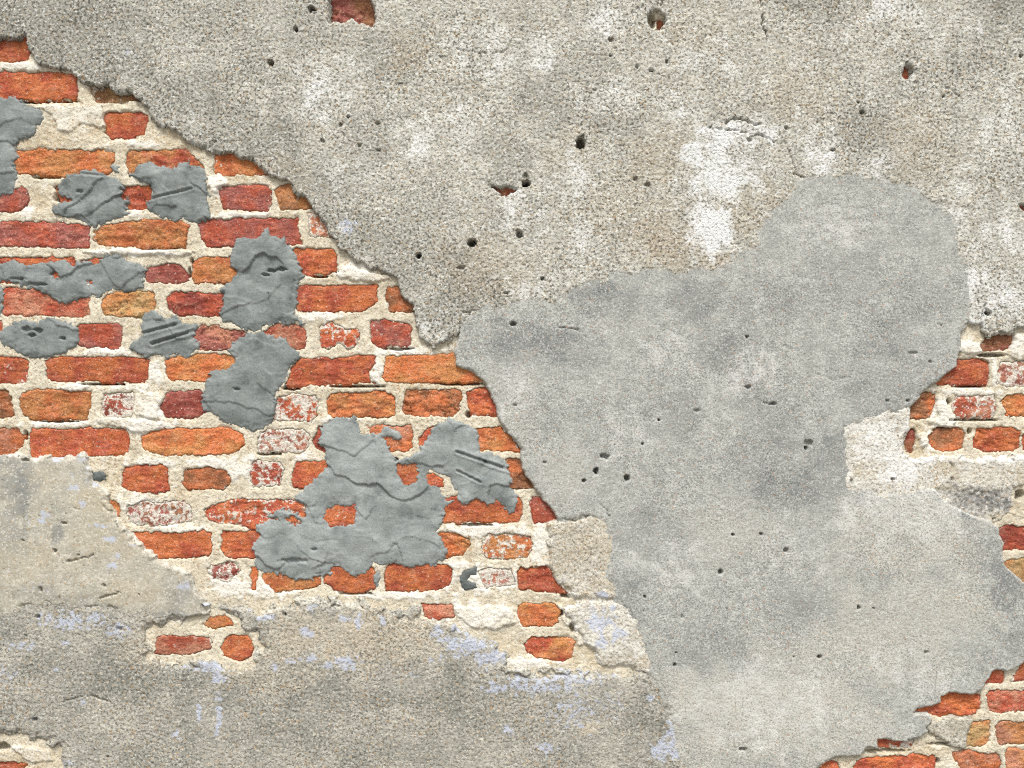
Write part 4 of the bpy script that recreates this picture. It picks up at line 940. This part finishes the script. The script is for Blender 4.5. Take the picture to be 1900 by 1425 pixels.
h_li += np.where(dark > 0.3, grain1 * 1.6, 0)
h_li = crack(dig(h_li, [(1653, 888, 5, 4, 6), (1842, 962, 4, 3, 8), (1577, 893, 4, 8, 6), (1763, 888, 3, 4, 6)]), [([(1763, 858), (1764, 870)], 1.4, 4), ([(1682, 850), (1676, 880)], 1.2, 2)])
o = plaster('lime_plaster_patch', d_li, h_li, (8.0, 4.5), -30.0, M_lime, {'tone': tone(white, dark, tan_, 0 * white)})
set_props(o, 'off-white lime plaster strip with a sooty grey end below the right brick patch', 'plaster')

d_ch = layer_sdf(CHUNK, [], wx, wy) + chip * 4
h_ch = 8.0 + LF + MF * 1.2 + (grain1 * 0.7 + np.minimum(grain2, 0.1) * 1.2) * fineamp
o = plaster('plaster_chunk', d_ch, h_ch, (6.0, 3.5), -20.0, M_coarse, {'tone': tone(0.2 + 0 * MF, 0.15 + 0.3 * MF, 0.3 + 0 * MF, 0 * MF)})
set_props(o, 'loose pinkish grey plaster chunk under the bright orange brick near the bottom corner', 'plaster')

# ------------------------------------------------------------------ the brick wall itself
wall = bpy.data.objects.new('brick_wall', None)
wall.location = (0, 0, 0)
wall.empty_display_size = 0.3
col.objects.link(wall)
set_props(wall, 'old red and orange brick wall with crumbling cream lime mortar', 'wall', kind='thing')
core = box_object('wall_core', ((-2390 - 950) * S, 90 * S, 0.0), ((4290 - 950) * S, 0.42, ZC + (712 + 1040) * S), M_core, wall)

d_da = np.full(X.shape, -40, F)
daub_jobs = []
for di, (label, poly, holes) in enumerate(DAUBS):
    px = [p[0] for p in poly]; py = [p[1] for p in poly]
    sl = window(min(px) - 14, min(py) - 14, max(px) + 14, max(py) + 14)
    x, y = X[sl], Y[sl]
    wxx = x + w1x[sl] * 1.5 + w2x[sl] * 3.6 + w3x[sl] * 3.0
    wyy = y + w1y[sl] * 1.5 + w2y[sl] * 3.6 + w3y[sl] * 3.0
    d = sdf(poly, wxx, wyy, XS[sl[1]], YS[sl[0]], R=40, slack=12)
    for hpoly in holes:
        d = np.minimum(d, -sdf(hpoly, wxx, wyy, XS[sl[1]], YS[sl[0]], R=40, slack=12))
    d = d + chip[sl] * 3.0
    d_da[sl] = np.maximum(d_da[sl], d)
    daub_jobs.append((sl, d))

hid = np.maximum.reduce([d_up, d_gr, d_sm, d_co, d_ta, d_li, d_ch])
show = (hid < 16) & inside_frame
wx, wy = X + w1x * 2.6 + w2x * 2.0 + w3x * 1.3, Y + w1y * 2.6 + w2y * 2.0 + w3y * 1.3
d_br = np.full(X.shape, -40, F)
white = blobs(X, Y, MORTAR_WHITE, 301, 0.9, 18) * 0.9
tan_ = blobs(X, Y, MORTAR_TAN, 311, 0.9, 30) * 0.75
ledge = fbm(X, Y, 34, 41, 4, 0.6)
lip = np.floor(fbm(X + 5 * w1x, Y + 5 * w1y, 42, 43, 4, 0.62) * 3.0 + 0.5) / 3.0
h_mo = 1.2 + ledge * 1.1 + lip * 1.9 + white * 1.8 - tan_ * 1.2 + (grain1 * 0.6 + np.minimum(grain2, 0.1) * 0.9)
for lp in LUMPS:
    px = [p[0] for p in lp]; py = [p[1] for p in lp]
    sl = window(min(px) - 20, min(py) - 20, max(px) + 20, max(py) + 20)
    dl = sdf(lp, X[sl] + 4 * w1x[sl] + 2.5 * w2x[sl], Y[sl] + 4 * w1y[sl] + 2.5 * w2y[sl], XS[sl[1]], YS[sl[0]], R=20, slack=10) + chip[sl] * 3
    h_mo[sl] += 3.2 * sstep(-0.5, 2.5, dl)
    white[sl] = np.maximum(white[sl], 0.55 * sstep(0, 3, dl))
rng = random.Random(7)
brick_jobs = []
for bi, (poly, ca, cb, lime, off, rough) in enumerate(BRICKS):
    px = [p[0] for p in poly]; py = [p[1] for p in poly]
    sl = window(min(px) - 16, min(py) - 16, max(px) + 16, max(py) + 16)
    xs_, ys_ = XS[sl[1]], YS[sl[0]]
    d = sdf(poly, wx[sl], wy[sl], xs_, ys_, R=14, slack=8)
    d = np.minimum(d + chip[sl] * 2.6, 14)
    d_br[sl] = np.maximum(d_br[sl], d)
    brick_jobs.append((sl, d))
# mortar dips under every brick and into the open gaps; its lips are crumbly
h_mo = h_mo + 0.6 - 2.4 * sstep(-6, 0, d_br) * sstep(0.05, 0.5, noise(X, Y, 46, 45))
under_daub = 1.4 - 7.0 * sstep(4, 8, d_da)
h_mo = np.where(d_da > 1, np.minimum(h_mo, under_daub), h_mo)
for (cx, cy, rx, ry) in VOIDS:
    sl = window(cx - rx * 2, cy - ry * 3, cx + rx * 2, cy + ry * 3)
    q = np.sqrt(((X[sl] - cx) / rx) ** 2 + ((Y[sl] - cy) / ry) ** 2) + 0.35 * w2x[sl]
    h_mo[sl] -= 22 * sstep(1.3, 0.7, q)
gap_shade = np.clip(0.35 * sstep(0.1, 0.7, -ledge) + 0.5 * blobs(X, Y, [(900, 1060, 20, 14, .4), (15, 1390, 24, 14, .9), (880, 720, 60, 6, .5), (1890, 930, 12, 24, .9), (1790, 1355, 40, 30, .5)], 321, 0.9, 14), 0, 1)  # painted shade in low mortar and open gaps, with a few dark patches
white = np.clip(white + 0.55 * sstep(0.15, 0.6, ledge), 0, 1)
h_mo = np.where(d_br > 0, h_mo - np.minimum(d_br * 6, 24), h_mo)
blue = 0 * white
o = grid_object('mortar', X, Y, h_mo, show & (d_br < 8), M_mortar, wall, {'tone': tone(white, gap_shade, tan_ + 0.35 * sstep(-0.1, 0.5, patchy2), blue)})

for bi, ((poly, ca, cb, lime, off, rough), (sl, d)) in enumerate(zip(BRICKS, brick_jobs)):
    x, y = X[sl], Y[sl]
    cx, cy = (x * (d > 0)).sum() / max(1, (d > 0).sum()), (y * (d > 0)).sum() / max(1, (d > 0).sum())
    sd = 400 + bi * 13
    tilt = (rng.uniform(-1, 1) * 0.012, rng.uniform(-1, 1) * 0.03)
    # flaked clay: layers split off along bedding lines
    fl = fbm(x * 0.6 + w1x[sl] * 4, y * 1.3, 26, sd, 3, 0.6)
    terr = np.floor(fl * 3.2 + 0.5) / 3.2
    terr = terr * 0.7 + fl * 0.3
    h = off + 0.9 + rng.uniform(-0.9, 0.9) + (x - cx) * tilt[0] + (y - cy) * tilt[1]
    h = h + rough * (1.7 * terr + 0.5 * noise(x, y, 9, sd + 3) + 0.35 * grain2[sl])
    if rough > 1.25:      # frost cracks
        e1, e2, _, _, _, _ = worley(x + 6 * w1x[sl] + 3 * w2x[sl], (y + 6 * w1y[sl] + 3 * w2y[sl]) * 1.35, 24, sd + 21)
        h = h - (rough - 0.9) * 2.2 * np.exp(-((e2 - e1) * 24 / 1.8) ** 2) * sstep(-0.3, 0.3, noise(x, y, 36, sd + 22))
    h = h - 1.3 * (1 - sstep(0, 3, d)) ** 2
    h = np.where(d_da[sl] > 1, np.minimum(h, under_daub[sl]), h)
    h = np.where(d < 0, h + d * 5, h)
    h = np.maximum(h, -26)
    a, b = np.array(CLAY[ca]), np.array(CLAY[cb])
    m = sstep(-0.35, 0.45, fbm(x, y, 48, sd + 5, 4, 0.6) + 0.15 * terr)[..., None]
    c = a * (1 - m) + b * m
    pale = sstep(0.35, 0.8, fbm(x, y, 26, sd + 9, 3))[..., None] * 0.35
    c = c * (1 - pale) + np.array((0.58, 0.30, 0.17)) * pale
    c = c * (rng.uniform(0.76, 1.04))
    lm = lime + 0.06 + 0.26 * fbm(x, y, 30, sd + 11, 3) + 0.16 * sstep(6, 0, d)
    clay = np.concatenate([c, np.clip(lm, 0, 1)[..., None]], -1).astype(F)
    keep = (d > -5) & (hid[sl] < 14)
    if keep.sum() < 9:
        continue
    grid_object('brick', x, y, h, keep, M_brick, wall, {'clay': clay}, back=80)

# ------------------------------------------------------------------ fresh cement daubs, each one thing
for di, ((label, poly, holes), (sl, d)) in enumerate(zip(DAUBS, daub_jobs)):
    px = [p[0] for p in poly]; py = [p[1] for p in poly]
    x, y = X[sl], Y[sl]
    sd = 900 + di * 31
    small = (max(px) - min(px)) < 60
    ang = rng.uniform(-0.5, 0.3)
    u = x * math.cos(ang) + y * math.sin(ang) + 26 * noise(x, y, 80, sd) + 5 * noise(x, y, 20, sd + 2)
    v = -x * math.sin(ang) + y * math.cos(ang) + 26 * noise(x, y, 80, sd + 1) + 5 * noise(x, y, 20, sd + 3)
    _, _, ox, oy, r1, r2 = worley(u * 0.8, v * 1.2, 66, sd)
    h = 2.2 + 3.8 * (1 - np.exp(-np.maximum(d, 0) / 8.0))
    if not small:
        h = h + np.clip(ox * (r1 - 0.5) * 0.07 + oy * (0.02 + (r2 - 0.5) * 0.10), -2.4, 2.4)
        h = h + 3.4 * fbm(x, y * 1.3, 74, sd + 3, 2) + 0.25 * noise(x, y * 1.6, 13, sd + 4)
        rid = 1 - np.abs(noise(u, v * 1.5, 58, sd + 6))
        h = h + 0.7 * sstep(0.84, 1.0, rid) * sstep(0.0, 0.4, noise(x, y, 50, sd + 7))
        # torn, crumbly bits here and there
        torn = sstep(0.45, 0.7, noise(x, y, 38, sd + 14))
        h = h - torn * (1.1 * np.abs(w3x[sl]) + 0.9 * np.abs(w2y[sl]))
    h = h + 0.22 * grain2[sl]
    for (gx0, gy0, gx1, gy1, gw, gd) in GROOVES:
        if min(px) < (gx0 + gx1) / 2 < max(px) and min(py) < (gy0 + gy1) / 2 < max(py):
            q = seg_dist(sl, gx0, gy0, gx1, gy1, 0.9)
            h = h - gd * np.exp(-(q / gw) ** 2) + 0.25 * gd * np.exp(-((q - 2.2 * gw) / gw) ** 2)
    for (cx, cy, rx, ry, dep) in DAUB_PITS:
        q = np.sqrt(((x - cx) / rx) ** 2 + ((y - cy) / ry) ** 2) + 0.5 * w2x[sl] + 0.4 * w3y[sl]
        h = h - dep * 1.5 * sstep(1.2, 0.5, q)
    h = np.where(d > 2, np.maximum(h, 2.0 - 6.0 * sstep(9, 13, d)), h)
    h = h - 1.2 * (1 - sstep(0, 3.0, d)) ** 2
    h = np.where(d < 0, h + d * 4, h)
    old = 'old cement' in label or 'dark grey cement' in label
    wet = np.clip((0.22 if di < 8 else 0) + 0.5 * sstep(0.1, 0.7, fbm(x, y, 34, sd + 8, 4)) + (0.75 if old else 0), 0, 1)
    dry = np.clip(0.5 * sstep(0.1, 0.7, fbm(x * 0.7, y * 1.4, 50, sd + 10, 4)) + (0.35 if di == 8 else 0) * sstep(0, 0.4, fbm(x, y, 110, sd + 12, 3) + 0.3), 0, 1) * (0 if old else 1)
    o = grid_object('cement_daub', x, y, h, d > -5, M_daub, None, {'tone': tone(dry, wet, 0 * wet, 0 * wet)}, back=20)
    set_props(o, label, 'cement', 'grey cement daubs stuck on the brick wall')
